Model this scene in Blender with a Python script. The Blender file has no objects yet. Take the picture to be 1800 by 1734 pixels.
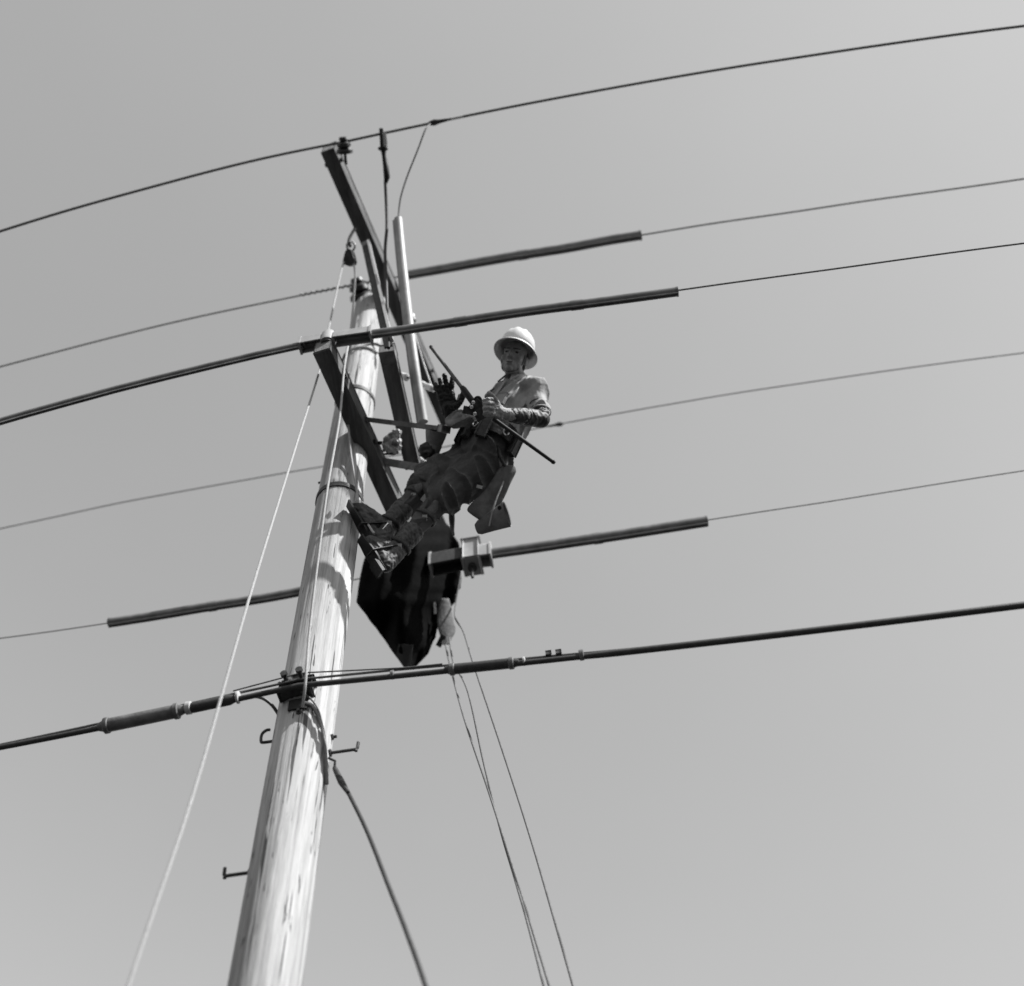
import bpy, bmesh, math, random
from mathutils import Vector, Matrix, noise
random.seed(7)
S = bpy.context.scene
COL = S.collection
rad = math.radians

# ------------------------------------------------------------------ camera
ELEV, ROLL = rad(56.114), rad(3.970)
FPX = 2000.0                       # focal length in photo pixels (photo 1800 wide)
CAM = Vector((0, 0, 1.6))
Fv = Vector((0, math.cos(ELEV), math.sin(ELEV)))
_u = Vector((0, -math.sin(ELEV), math.cos(ELEV)))
_r = Vector((1, 0, 0))
Rv = _r*math.cos(ROLL) - _u*math.sin(ROLL)
Uv = _u*math.cos(ROLL) + _r*math.sin(ROLL)
cam = bpy.data.cameras.new('camera')
co = bpy.data.objects.new('camera', cam); COL.objects.link(co)
co.matrix_world = Matrix(((Rv.x, Uv.x, -Fv.x, CAM.x), (Rv.y, Uv.y, -Fv.y, CAM.y), (Rv.z, Uv.z, -Fv.z, CAM.z), (0, 0, 0, 1)))
cam.sensor_width = 36; cam.lens = 36*FPX/1800; cam.clip_end = 5000; cam.clip_start = .05
cam.dof.use_dof = True; cam.dof.focus_distance = 6.6; cam.dof.aperture_fstop = 0.85
S.camera = co

# ------------------------------------------------------------------ sky, sun, exposure
SUN_EL, SUN_AZ = 46, 58            # azimuth: to the right of the direction from the pole to the camera
sd = Vector((math.sin(rad(SUN_AZ)), -math.cos(rad(SUN_AZ)), 0))*math.cos(rad(SUN_EL)) + Vector((0, 0, math.sin(rad(SUN_EL))))
W = bpy.data.worlds.new('World'); S.world = W; W.use_nodes = True
nt = W.node_tree; nt.nodes.clear()
sky = nt.nodes.new('ShaderNodeTexSky'); sky.sky_type = 'NISHITA'; sky.sun_disc = False
sky.sun_elevation = rad(SUN_EL); sky.sun_rotation = math.atan2(sd.x, sd.y)
sky.air_density = 2.2; sky.dust_density = 0.0; sky.ozone_density = 1.0; sky.altitude = 0
# black-and-white film, most sensitive to blue
sep = nt.nodes.new('ShaderNodeSeparateColor'); bw = nt.nodes.new('ShaderNodeMix'); bw.data_type = 'FLOAT'; bw.inputs[0].default_value = .7
nt.links.new(sep.outputs[1], bw.inputs[2]); nt.links.new(sep.outputs[2], bw.inputs[3])
bg = nt.nodes.new('ShaderNodeBackground'); bg.inputs[1].default_value = 0.085
wo = nt.nodes.new('ShaderNodeOutputWorld')
wtc = nt.nodes.new('ShaderNodeTexCoord'); wn = nt.nodes.new('ShaderNodeTexNoise'); wn.inputs['Scale'].default_value = 3.2; wn.inputs['Detail'].default_value = 7   # faint high veil
wr_ = nt.nodes.new('ShaderNodeMapRange'); wr_.inputs[3].default_value = .955; wr_.inputs[4].default_value = 1.045
wm_ = nt.nodes.new('ShaderNodeMath'); wm_.operation = 'MULTIPLY'
nt.links.new(wtc.outputs['Generated'], wn.inputs[0]); nt.links.new(wn.outputs[0], wr_.inputs[0])
nt.links.new(sky.outputs[0], sep.inputs[0]); nt.links.new(bw.outputs[0], wm_.inputs[0]); nt.links.new(wr_.outputs[0], wm_.inputs[1]); nt.links.new(wm_.outputs[0], bg.inputs[0]); nt.links.new(bg.outputs[0], wo.inputs[0])
sl = bpy.data.lights.new('sun', 'SUN'); sl.energy = 5.0; sl.angle = rad(.5); sl.color = (1, 1, 1)
so = bpy.data.objects.new('sun', sl); COL.objects.link(so)
so.rotation_euler = sd.to_track_quat('Z', 'Y').to_euler(); so.location = (20, -10, 30)
S.view_settings.view_transform = 'Standard'; S.view_settings.look = 'None'
S.view_settings.gamma = 1; S.view_settings.use_curve_mapping = False
S.view_settings.exposure = 0.70

# ------------------------------------------------------------------ geometry helpers
def ray(px, py): return Fv + Rv*((px-900)/FPX) + Uv*((867-py)/FPX)
def P(px, py, z): return CAM + ray(px, py)*z       # the place seen at a photo pixel, z metres along the view axis
def cv(x, y, z): return Rv*x + Uv*y + Fv*z
def at_h(px, py, h):
    r = ray(px, py); return CAM + r*((h-CAM.z)/r.z)

def mat(name, v, rough=.7, var=.3, scale=8., stretch=(1, 1, 1), bump=.2, metal=0., spec=.4, dark=None, bscale=None, sheen=0):
    m = bpy.data.materials.new(name); m.use_nodes = True
    n = m.node_tree; b = n.nodes['Principled BSDF']
    tc = n.nodes.new('ShaderNodeTexCoord'); mp = n.nodes.new('ShaderNodeMapping'); mp.inputs['Scale'].default_value = stretch
    n.links.new(tc.outputs['Object'], mp.inputs[0])
    nz = n.nodes.new('ShaderNodeTexNoise'); nz.inputs['Scale'].default_value = scale; nz.inputs['Detail'].default_value = 6; nz.inputs['Roughness'].default_value = .65
    n.links.new(mp.outputs[0], nz.inputs[0])
    cr = n.nodes.new('ShaderNodeValToRGB')
    lo = dark if dark is not None else v*(1-var); hi = min(.95, v*(1+var))
    cr.color_ramp.elements[0].position = .32; cr.color_ramp.elements[0].color = (lo, lo, lo, 1)
    cr.color_ramp.elements[1].position = .68; cr.color_ramp.elements[1].color = (hi, hi, hi, 1)
    n.links.new(nz.outputs[0], cr.inputs[0]); n.links.new(cr.outputs[0], b.inputs['Base Color'])
    n2 = n.nodes.new('ShaderNodeTexNoise'); n2.inputs['Scale'].default_value = bscale or scale*3; n2.inputs['Detail'].default_value = 4
    n.links.new(mp.outputs[0], n2.inputs[0])
    bp = n.nodes.new('ShaderNodeBump'); bp.inputs['Strength'].default_value = bump; bp.inputs['Distance'].default_value = .01
    n.links.new(n2.outputs[0], bp.inputs['Height']); n.links.new(bp.outputs[0], b.inputs['Normal'])
    b.inputs['Roughness'].default_value = rough; b.inputs['Metallic'].default_value = metal
    b.inputs['Specular IOR Level'].default_value = spec
    return m

def pole_mat():
    m = bpy.data.materials.new('weathered_pole_wood'); m.use_nodes = True
    n = m.node_tree; L = n.links.new; b = n.nodes['Principled BSDF']
    tc = n.nodes.new('ShaderNodeTexCoord')
    def noise_(sc, st, det=6, ro=.6, dist=0):
        mp = n.nodes.new('ShaderNodeMapping'); mp.inputs['Scale'].default_value = st; L(tc.outputs['Object'], mp.inputs[0])
        z = n.nodes.new('ShaderNodeTexNoise'); z.inputs['Scale'].default_value = sc; z.inputs['Detail'].default_value = det
        z.inputs['Roughness'].default_value = ro; z.inputs['Distortion'].default_value = dist; L(mp.outputs[0], z.inputs[0]); return z.outputs[0]
    def ramp(src, p0, c0, p1, c1):
        r = n.nodes.new('ShaderNodeValToRGB'); e = r.color_ramp.elements
        e[0].position = p0; e[0].color = (c0, c0, c0, 1); e[1].position = p1; e[1].color = (c1, c1, c1, 1); L(src, r.inputs[0]); return r.outputs[0]
    def mix(a, c, f=1.0, mode='MULTIPLY'):
        x = n.nodes.new('ShaderNodeMix'); x.data_type = 'RGBA'; x.blend_type = mode; x.inputs[0].default_value = f
        L(a, x.inputs[6]); L(c, x.inputs[7]); return x.outputs[2]
    broad = ramp(noise_(1.6, (2.2, 2.2, .22)), .34, .36, .62, .56)
    streak = ramp(noise_(9, (2.5, 2.5, .06), 8, .7), .36, .62, .56, 1)
    crk = noise_(14, (2.2, 2.2, .09), 3, .5, .4)
    crack0 = ramp(crk, .335, .22, .365, 1)
    crack = mix(crack0, ramp(noise_(22, (2.4, 2.4, .26), 3, .5, .3), .30, .25, .335, 1))
    spots = ramp(noise_(11, (1.6, 1.6, .55), 2, .5), .70, 1, .745, .35)
    fine = ramp(noise_(60, (1, 1, .12), 4), .3, .82, .7, 1)
    c = mix(broad, streak); c = mix(c, crack); c = mix(c, spots); c = mix(c, fine)
    L(c, b.inputs['Base Color']); b.inputs['Roughness'].default_value = .85; b.inputs['Specular IOR Level'].default_value = .2
    bp = n.nodes.new('ShaderNodeBump'); bp.inputs['Strength'].default_value = .6; bp.inputs['Distance'].default_value = .012
    L(mix(crack, streak), bp.inputs['Height']); L(bp.outputs[0], b.inputs['Normal'])
    return m

M = dict(
    pole=pole_mat(),
    arm=mat('creosoted_wood', 0.11, .9, .45, 6, (3, .35, 3), .4, spec=.08),
    endgrain=mat('sawn_end_grain', 0.2, .9, .3, 30, (1, 1, 1), .4),
    greywood=mat('grey_wood', 0.15, .85, .35, 6, (3, 3, .4), .4),
    steel=mat('galvanised_steel', 0.26, .5, .35, 25, bump=.15, metal=.5),
    dsteel=mat('rusty_steel', 0.045, .6, .5, 30, bump=.3, metal=.3),
    wire=mat('weathered_conductor', 0.12, .6, .3, 60, bump=.1, metal=.2),
    hose=mat('line_hose_rubber', 0.14, .30, .4, 7, (1, 1, 1), bump=.15, spec=.8),
    ghose=mat('grey_hose_rubber', 0.22, .5, .25, 9, bump=.1),
    hood=mat('hood_plastic', 0.33, .45, .15, 10, bump=.08),
    lhose=mat('pale_hose_rubber', 0.3, .5, .2, 9, bump=.1),
    black=mat('black_rubber', .012, .5, .4, 10, bump=.15, spec=.25),
    blackin=mat('rubber_sheet', .004, .8, .4, 9, bump=.3, spec=.03),
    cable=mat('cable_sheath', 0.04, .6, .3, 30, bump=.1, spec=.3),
    splice=mat('splice_case_grey', 0.12, .55, .35, 14, bump=.2),
    band=mat('light_band', 0.42, .4, .15, 20, bump=.05),
    porc=mat('white_porcelain', 0.6, .2, .05, 8, bump=.0, spec=.6),
    dporc=mat('brown_porcelain', .02, .45, .2, 8, bump=.0, spec=.6),
    rope=mat('manila_rope', 0.4, .9, .2, 120, bump=.5),
    skin=mat('skin', 0.23, .55, .15, 14, bump=.1),
    shirt=mat('light_cotton', 0.31, .9, .07, 10, bump=.35, bscale=45),
    trousers=mat('grey_work_cloth', 0.075, .95, .10, 9, bump=.4, bscale=50),
    dleather=mat('dark_leather', .03, .55, .5, 14, bump=.4, spec=.35),
    leather=mat('tan_leather', 0.11, .7, .4, 10, bump=.4),
    bootl=mat('scuffed_boot_leather', 0.055, .6, .35, 12, bump=.4),
    lleather=mat('pale_glove_leather', 0.29, .8, .2, 12, bump=.4),
    canvas=mat('grey_canvas', 0.18, .9, .25, 14, bump=.4),
    hat=mat('hard_hat_shell', 0.62, .3, .03, 6, bump=.0, spec=.5),
    dhair=mat('dark_hair', .02, .8, .3, 60, bump=.5),
    teeth=mat('teeth', .6, .4, .05, 10, bump=0),
    lip=mat('lip', .12, .5, .1, 10, bump=0),
    eye=mat('eye', .03, .2, .1, 10, bump=0),
    legging=mat('legging_cloth', 0.08, .95, .12, 9, bump=.3),
    line=mat('thin_line', 0.14, .8, .3, 60, bump=.1),
    shiny=mat('bright_steel', .75, .22, .1, 30, bump=.05, metal=.8),
    ground=mat('dark_ground', .02, .95, .3, .4, bump=.3),
)

class MB:
    def __init__(s): s.v = []; s.f = []
    def add(s, vs, fs):
        o = len(s.v); s.v += [Vector(v) for v in vs]; s.f += [tuple(i+o for i in f) for f in fs]; return s
    def sweep(s, pts, prof, up=Vector((0, 0, 1)), scales=None, caps=True):
        n = len(prof); base = len(s.v); N = len(pts)
        for i, p in enumerate(pts):
            t = (pts[min(i+1, N-1)]-pts[max(i-1, 0)]).normalized()
            a = t.cross(up)
            if a.length < 1e-3: a = t.cross(Vector((1, 0, 0)))
            a.normalize(); b = a.cross(t)
            k = scales[i] if scales else 1
            for (x, y) in prof: s.v.append(p + a*x*k + b*y*k)
        for i in range(N-1):
            for j in range(n):
                a0 = base+i*n+j; a1 = base+i*n+(j+1) % n
                s.f.append((a0, a1, a1+n, a0+n))
        if caps:
            s.f.append(tuple(base+j for j in range(n))[::-1]); s.f.append(tuple(base+(N-1)*n+j for j in range(n)))
        return s
    def tube(s, pts, r, seg=10, caps=True):
        pts = [Vector(p) for p in pts]
        rs = r if isinstance(r, (list, tuple)) else [r]*len(pts)
        N = len(pts); base = len(s.v)
        t0 = (pts[1]-pts[0]).normalized(); a = t0.orthogonal().normalized()
        for i, p in enumerate(pts):
            t = (pts[min(i+1, N-1)]-pts[max(i-1, 0)]).normalized()
            a = (a - t*a.dot(t)); a = a.normalized() if a.length > 1e-6 else t.orthogonal().normalized()
            b = t.cross(a)
            for j in range(seg):
                w = 2*math.pi*j/seg; s.v.append(p + (a*math.cos(w)+b*math.sin(w))*rs[i])
        for i in range(N-1):
            for j in range(seg):
                q = base+i*seg+j; q1 = base+i*seg+(j+1) % seg
                s.f.append((q, q1, q1+seg, q+seg))
        if caps:
            s.f.append(tuple(base+j for j in range(seg))[::-1]); s.f.append(tuple(base+(N-1)*seg+j for j in range(seg)))
        return s
    def capsule(s, a, ra, b, rb, seg=16):
        a = Vector(a); b = Vector(b); d = b-a; L = d.length
        if L < 1e-5: d = Vector((0, 0, 1)); L = 1e-5; b = a+d*L
        t = d/L; pts = []; rs = []
        for k in range(6):
            w = math.pi/2*(k/6); pts.append(a - t*ra*math.cos(w)); rs.append(max(1e-4, ra*math.sin(w)))
        pts += [a, b]; rs += [ra, rb]
        for k in range(1, 7):
            w = math.pi/2*(k/6); pts.append(b + t*rb*math.sin(w)); rs.append(max(1e-4, rb*math.cos(w)))
        return s.tube(pts, rs, seg)
    def ell(s, c, ax, seg=20, rings=12):
        c = Vector(c); base = len(s.v)
        for i in range(1, rings):
            th = math.pi*i/rings
            for j in range(seg):
                w = 2*math.pi*j/seg
                s.v.append(c + ax[0]*math.sin(th)*math.cos(w) + ax[1]*math.sin(th)*math.sin(w) + ax[2]*math.cos(th))
        s.v.append(c+ax[2]); s.v.append(c-ax[2]); T = len(s.v)-2; B = len(s.v)-1
        for i in range(rings-2):
            for j in range(seg):
                a = base+i*seg+j; b = base+i*seg+(j+1) % seg; s.f.append((a, b, b+seg, a+seg))
        for j in range(seg):
            s.f.append((T, base+(j+1) % seg, base+j)); s.f.append((B, base+(rings-2)*seg+j, base+(rings-2)*seg+(j+1) % seg))
        return s
    def box(s, c, X, Y, Z, bev=0.0):      # X, Y, Z: half-extent vectors
        if bev <= 0:
            vs = [c+X*i+Y*j+Z*k for i in (-1, 1) for j in (-1, 1) for k in (-1, 1)]
            return s.add(vs, [(0, 1, 3, 2), (4, 6, 7, 5), (0, 4, 5, 1), (2, 3, 7, 6), (0, 2, 6, 4), (1, 5, 7, 3)])
        bm = bmesh.new()
        g = bmesh.ops.create_cube(bm, size=2)
        for v in bm.verts: v.co = c + X*v.co.x + Y*v.co.y + Z*v.co.z
        bmesh.ops.bevel(bm, geom=bm.edges[:], offset=bev, segments=2, affect='EDGES', profile=.6)
        bm.verts.index_update()
        s.add([v.co.copy() for v in bm.verts], [tuple(v.index for v in f.verts) for f in bm.faces]); bm.free(); return s
    def lathe(s, o, axis, prof, seg=24, caps=True):
        axis = axis.normalized()
        return s.tube_raw(o, axis, prof, seg, caps)
    def tube_raw(s, o, axis, prof, seg, caps):
        a = axis.orthogonal().normalized(); b = axis.cross(a); base = len(s.v)
        for (r, h) in prof:
            for j in range(seg):
                w = 2*math.pi*j/seg; s.v.append(o + axis*h + (a*math.cos(w)+b*math.sin(w))*max(r, 1e-4))
        N = len(prof)
        for i in range(N-1):
            for j in range(seg):
                q = base+i*seg+j; q1 = base+i*seg+(j+1) % seg; s.f.append((q, q1, q1+seg, q+seg))
        if caps:
            s.f.append(tuple(base+j for j in range(seg))[::-1]); s.f.append(tuple(base+(N-1)*seg+j for j in range(seg)))
        return s

def spline(pts, k=8):
    pts = [Vector(p) for p in pts]; out = []
    if len(pts) == 2:
        return [pts[0].lerp(pts[1], i/k) for i in range(k+1)]
    for i in range(len(pts)-1):
        p0 = pts[max(i-1, 0)]; p1 = pts[i]; p2 = pts[i+1]; p3 = pts[min(i+2, len(pts)-1)]
        for j in range(k):
            t = j/k
            out.append(.5*((2*p1)+(p2-p0)*t+(2*p0-5*p1+4*p2-p3)*t*t+(3*p1-p0-3*p2+p3)*t**3))
    out.append(pts[-1]); return out

def tag(o, label=None, cat=None, group=None, kind=None):
    if label: o['label'] = label
    if cat: o['category'] = cat
    if group: o['group'] = group
    if kind: o['kind'] = kind
    return o
def empty(name, loc, label, cat, group=None):
    o = bpy.data.objects.new(name, None); COL.objects.link(o); o.location = loc; o.empty_display_size = .2
    return tag(o, label, cat, group)
def origin_of(o):
    q = Vector((0, 0, 0))
    while o is not None: q = q + o.location; o = o.parent
    return q
def build(mb, name, m, parent=None, smooth=True, angle=40, subsurf=0):
    L = origin_of(parent) if parent else sum(mb.v, Vector())/len(mb.v)
    me = bpy.data.meshes.new(name); me.from_pydata([v-L for v in mb.v], [], mb.f); me.validate(); me.update()
    bm = bmesh.new(); bm.from_mesh(me); bmesh.ops.recalc_face_normals(bm, faces=bm.faces[:])
    if smooth:
        for f in bm.faces: f.smooth = True
        for e in bm.edges:
            if len(e.link_faces) == 2 and e.calc_face_angle(0) > rad(angle): e.smooth = False
    bm.to_mesh(me); bm.free()
    me.materials.append(m)
    o = bpy.data.objects.new(name, me); COL.objects.link(o)
    if parent: o.parent = parent
    else: o.location = L
    if subsurf:
        md = o.modifiers.new('s', 'SUBSURF'); md.levels = md.render_levels = subsurf
    return o
def blob(mb, voxel, smooth_it, disp=None):
    """one continuous surface grown from overlapping limbs"""
    me = bpy.data.meshes.new('tmp'); me.from_pydata(mb.v, [], mb.f); me.update()
    bm = bmesh.new(); bm.from_mesh(me); bmesh.ops.recalc_face_normals(bm, faces=bm.faces[:]); bm.to_mesh(me); bm.free()
    o = bpy.data.objects.new('tmp', me); COL.objects.link(o)
    r = o.modifiers.new('r', 'REMESH'); r.mode = 'VOXEL'; r.voxel_size = voxel
    q = o.modifiers.new('q', 'SMOOTH'); q.iterations = smooth_it; q.factor = .5
    dg = bpy.context.evaluated_depsgraph_get(); dg.update()
    e = bpy.data.meshes.new_from_object(o.evaluated_get(dg))
    out = MB(); out.v = [v.co.copy() for v in e.vertices]; ns = [v.normal.copy() for v in e.vertices]
    out.f = [tuple(p.vertices) for p in e.polygons]
    if disp: out.v = [v + n*disp(v, n) for v, n in zip(out.v, ns)]
    bpy.data.objects.remove(o); bpy.data.meshes.remove(me); bpy.data.meshes.remove(e)
    return out
def pleats(amp, sx, direction, sl=.15, off=0.):
    d = Vector(direction).normalized()
    def g(v, n):
        a = v.dot(d); q = (v-d*a)*sx + d*(a*sx*sl) + Vector((off, off*2, 1))
        k = abs(noise.noise(q)); m_ = .5+.5*noise.noise(v*3+Vector((off, 0, 0)))
        return amp*(.45-min(1, k*3.2)**.7)*(.4+1.2*m_) + amp*.10*noise.noise(v*22)
    return g
def folds(amp, sx, direction, sl=.25, off=0.):
    d = Vector(direction).normalized()
    def g(v, n):
        a = v.dot(d); w = v - d*a
        q = w*sx + d*(a*sx*sl) + Vector((off, off*2, 0))
        k = noise.noise(q)*1.0 + .5*noise.noise(q*2.1+Vector((5, 1, 3)))
        return amp*(1-abs(k)*2.6)*.9
    return g
Z = Vector((0, 0, 1))

# ------------------------------------------------------------------ ground
g = MB(); n = 24
for i in range(n+1):
    for j in range(n+1):
        g.v.append(Vector(((i/n-.5)*4000, (j/n-.5)*4000, -0.0)))
for i in range(n):
    for j in range(n):
        a = i*(n+1)+j; g.f.append((a, a+1, a+n+2, a+n+1))
tag(build(g, 'ground', M['ground'], smooth=False), kind='structure')

# ------------------------------------------------------------------ pole
AX = Vector((-1.1516, 4.2182, 0)); TOP = 11.27
WD = Vector((math.cos(rad(6)), -math.sin(rad(6)), 0))       # along the lines, towards the right of the photo
WN = Vector((WD.y, -WD.x, 0))                                # towards the camera
def pole_r(h):
    ks = [(0, .170), (3.5, .152), (4.6, .150), (7, .154), (8.7, .149), (10, .140), (TOP, .129)]
    for (a, ra), (b, rb) in zip(ks, ks[1:]):
        if h <= b: return ra+(rb-ra)*max(0, (h-a)/(b-a))
    return ks[-1][1]
pole = empty('utility_pole', AX, 'tall bleached wooden utility pole with a worn streaky surface', 'utility pole')
mb = MB(); seg = 72; hs = [i*TOP/260 for i in range(261)]
prof = []
for h in hs:
    row = []
    for j in range(seg):
        w = 2*math.pi*j/seg; c, s_ = math.cos(w), math.sin(w)
        r = pole_r(h)*(1 + .018*noise.noise(Vector((c*1.5, s_*1.5, h*.5))) ) - .004*max(0, noise.noise(Vector((c*9, s_*9, h*.35)))-.15)*4
        row.append(AX+Vector((c*r, s_*r, h)))
    prof.append(row)
for k, sc in ((.0, .93), (.012, .6), (.018, .0)):
    prof.append([AX+Vector((0, 0, TOP+k+.004)) + (p-AX-Vector((0, 0, p.z)))*sc for p in prof[260]])
for r in prof: mb.v += r
for i in range(len(prof)-1):
    for j in range(seg): mb.f.append((i*seg+j, i*seg+(j+1) % seg, (i+1)*seg+(j+1) % seg, (i+1)*seg+j))
build(mb, 'shaft', M['pole'], pole, angle=70)
def side_pt(px, py, side):     # a point on the pole's flank seen near this pixel
    z = 7.17*1373/(py+473)*1.003
    q = P(px, py, z); return q
def step(px, py, sgn, L):
    h = P(px, py, 7.5*1373/(py+473)).z
    b = AX + Z*h + WD*sgn*(pole_r(h)-.03)
    e = AX + Z*h + WD*sgn*(pole_r(h)+L)
    m_ = MB().tube([b, e, e+WD*sgn*.006+Z*.008, e+WD*sgn*.008+Z*.045], .0085, 10)
    m_.tube([e+Z*-.004, e+Z*-.012], .009, 8)
    for t in (.0,): m_.lathe(AX+Z*h+WD*sgn*(pole_r(h)-.004), WD*sgn, [(.02, 0), (.02, .012)], 8)
    build(m_, 'step_bolt', M['dsteel'], pole)
step(587, 1330, 1, .135)
step(437, 1528, -1, .12)
h = P(488, 1288, 5.8).z                                        # the J hook
b = AX+Z*h-WD*(pole_r(h)-.03)
hk = [b, AX+Z*h-WD*(pole_r(h)+.055), AX+Z*(h+.012)-WD*(pole_r(h)+.072), AX+Z*(h+.06)-WD*(pole_r(h)+.075), AX+Z*(h+.085)-WD*(pole_r(h)+.055), AX+Z*(h+.085)-WD*(pole_r(h)+.035)]
build(MB().tube(spline(hk, 5), .008, 8), 'hook', M['dsteel'], pole)
# small hardware scattered on the pole: nail heads, a bolt head on the left edge
for (px, py, dx) in ((565, 843, -1), (548, 1290, 0), (590, 1302, 1)):
    h = P(px, py, 7.5*1373/(py+473)).z
    d = (-WD if dx < 0 else WD if dx > 0 else (WN+WD*.1)).normalized()
    o_ = AX+Z*h+d*(pole_r(h)-.004)
    build(MB().lathe(o_, d, [(.016, 0), (.016, .012), (.008, .014), (.008, .03)], 8), 'bolt_head', M['dsteel'], pole)

# ------------------------------------------------------------------ beams
def beam(mb, a, b, w, h, up=Z, bev=.006):
    t = (b-a); L = t.length; t = t/L; s = t.cross(up).normalized(); u = s.cross(t)
    return mb.box((a+b)/2, t*L/2, s*w/2, u*h/2, bev)
def yawdir(deg): return Vector((math.sin(rad(deg)), math.cos(rad(deg)), 0))
def crossarm(name, a, d, L, w, h, label, mt='arm', group='crossarms'):
    root = empty(name, a, label, 'crossarm', group)
    build(beam(MB(), a, a+d*L, w, h), 'beam', M[mt], root, smooth=False)
    build(beam(MB(), a-d*.004, a+d*.003, w*.9, h*.88, bev=.003), 'end_face', M['endgrain'], root, smooth=False)
    s = d.cross(Z)
    return root, s
# B: lower arm across the front of the pole
HB = 8.52
a = at_h(567, 611, HB); dB = yawdir(14.0)
armB, sB = crossarm('crossarm', a+Z*.02, dB, 1.60, .110, .165, 'lower dark crossarm crossing in front of the pole, hooded insulator on its near end')
aB = a
m_ = MB()
for t in (.25, .8, 1.4):
    p = a+dB*t
    build(MB().lathe(p-sB*.075, sB, [(.018, 0), (.018, .15)], 8), 'through_bolt', M['dsteel'], armB)
# A: upper arm
HA = 10.98
a = at_h(577, 262, HA); dA = yawdir(15.6); aA = a
armA, sA = crossarm('crossarm', a+Z*.035, dA, 2.75, .105, .19, 'highest long dark crossarm beside the pole top, its upper end carrying the top wire')
m_ = MB()
for t in (.12, 1.35, 2.2):
    p = a+dA*t; build(MB().lathe(p-sA*.08, sA, [(.017, 0), (.017, .16)], 8), 'through_bolt', M['dsteel'], armA)
# rope lashing round arm A (pale bands)
for t in (.775, .84):
    pass
# C: short arm
HC = 8.80
a = at_h(680, 614, HC); dC = yawdir(6.5); aC = a
e = at_h(726, 817, HC)
armC, sC = crossarm('crossarm', a, (e-a).normalized(), (e-a).length, .10, .11, 'short dark crossarm to the right of the pole with grey square upper end')
build(beam(MB(), a-dC*.006, a+dC*.09, .106, .118, bev=.004), 'end_band', M['greywood'], armC, smooth=False)
# D: brace from A down to C
br = empty('diagonal_brace', P(682, 612, 7.72), 'long narrow brace running down from upper crossarm to short crossarm end', 'brace')
p0 = P(641, 425, 9.50); p1 = P(683, 610, 7.80)
t = (p1-p0).normalized(); s_ = t.cross(cv(0, 0, 1)).normalized(); f_ = s_.cross(t)
mb = MB().box((p0+p1)/2, t*(p1-p0).length/2, s_*.028, f_*.006, .002)
build(mb, 'flat_bar', M['dsteel'], br, smooth=False)
DS = 1 if s_.dot(Rv) > 0 else -1
mb = MB().box((p0+p1)/2 + s_*.034*DS+f_*-.012, t*(p1-p0).length/2*.93, s_*.008, f_*.022, .002)
build(mb, 'angle_flange', M['band'], br, smooth=False)  # pale material puts the sunlit edge of the angle iron into colour
# strap / spacer between B and C
tag(build(MB().box((P(676, 812, 8.2)+P(736, 822, 8.12))/2, (P(736, 822, 8.12)-P(676, 812, 8.2))/2, cv(0, .022, .01), cv(0, -.004, .012), .003), 'steel_bracket', M['steel'], smooth=False),
    'flat grey steel bracket joining the two lower crossarms behind the knee', 'bracket')

# ------------------------------------------------------------------ wires (each lies in a vertical plane along the line)
def plane_pts(a, pts, side=0.0):
    out = []
    for (px, py) in pts:
        r = ray(px, py); t = ((a-CAM).dot(WN))/r.dot(WN); out.append(CAM+r*t)
    return out
def fit(a, pts, ext=14.):
    """points on the wire, a smooth line through the measured places, run on to both sides"""
    q = plane_pts(a, pts); xs = [(p-a).dot(WD) for p in q]; hs = [p.z-a.z for p in q]
    def side(sel):
        # least squares h = b x + c x^2 through the attachment
        S11 = S12 = S22 = T1 = T2 = 0
        for x, h in sel: S11 += x*x; S12 += x**3; S22 += x**4; T1 += x*h; T2 += x*x*h
        D = S11*S22-S12*S12
        if abs(D) < 1e-9: return (T1/S11, 0)
        return ((T1*S22-T2*S12)/D, (S11*T2-S12*T1)/D)
    Lf = side([(x, h) for x, h in zip(xs, hs) if x < -.02]); Rf = side([(x, h) for x, h in zip(xs, hs) if x > .02])
    def H(x):
        b, c = Lf if x < 0 else Rf
        lim = 5.0
        if abs(x) <= lim: return b*x+c*x*x
        xl = lim if x > 0 else -lim
        return b*xl+c*xl*xl + (b+2*c*xl)*(x-xl)
    def at(x): return a + WD*x + Z*H(x)
    return at
def xs_(x0, x1, n): return [x0+(x1-x0)*i/n for i in range(n+1)]
def px_to_x(a, px, py): return (plane_pts(a, [(px, py)])[0]-a).dot(WD)
WA = {1: P(604, 250, 9.25), 2: P(628, 500, 10.2), 3: P(577, 598, 7.75), 4: P(737, 795, 10.5), 5: P(830, 977, 9.0), 6: P(525, 1203, (AX+WN*.215-CAM).dot(WN)/ray(525, 1203).dot(WN))}
WP = {1: [(150, 360), (300, 322), (450, 281), (566, 254), (760, 219), (1000, 170), (1250, 122), (1500, 88)],
      2: [(150, 605), (300, 570), (450, 534), (590, 508), (720, 487), (1125, 412), (1400, 372), (1657, 335)],
      3: [(150, 697), (300, 660), (450, 622), (530, 607), (800, 566), (1190, 511), (1657, 447)],
      4: [(152, 897), (400, 850), (565, 820), (985, 742), (1300, 694), (1658, 638)],
      5: [(155, 1101), (300, 1077), (530, 1038), (865, 973), (1240, 915), (1660, 850)],
      6: [(160, 1280), (320, 1249), (430, 1222), (640, 1190), (900, 1165), (1200, 1133), (1660, 1078)]}
AT = {k: fit(WA[k], WP[k]) for k in WA}
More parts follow.
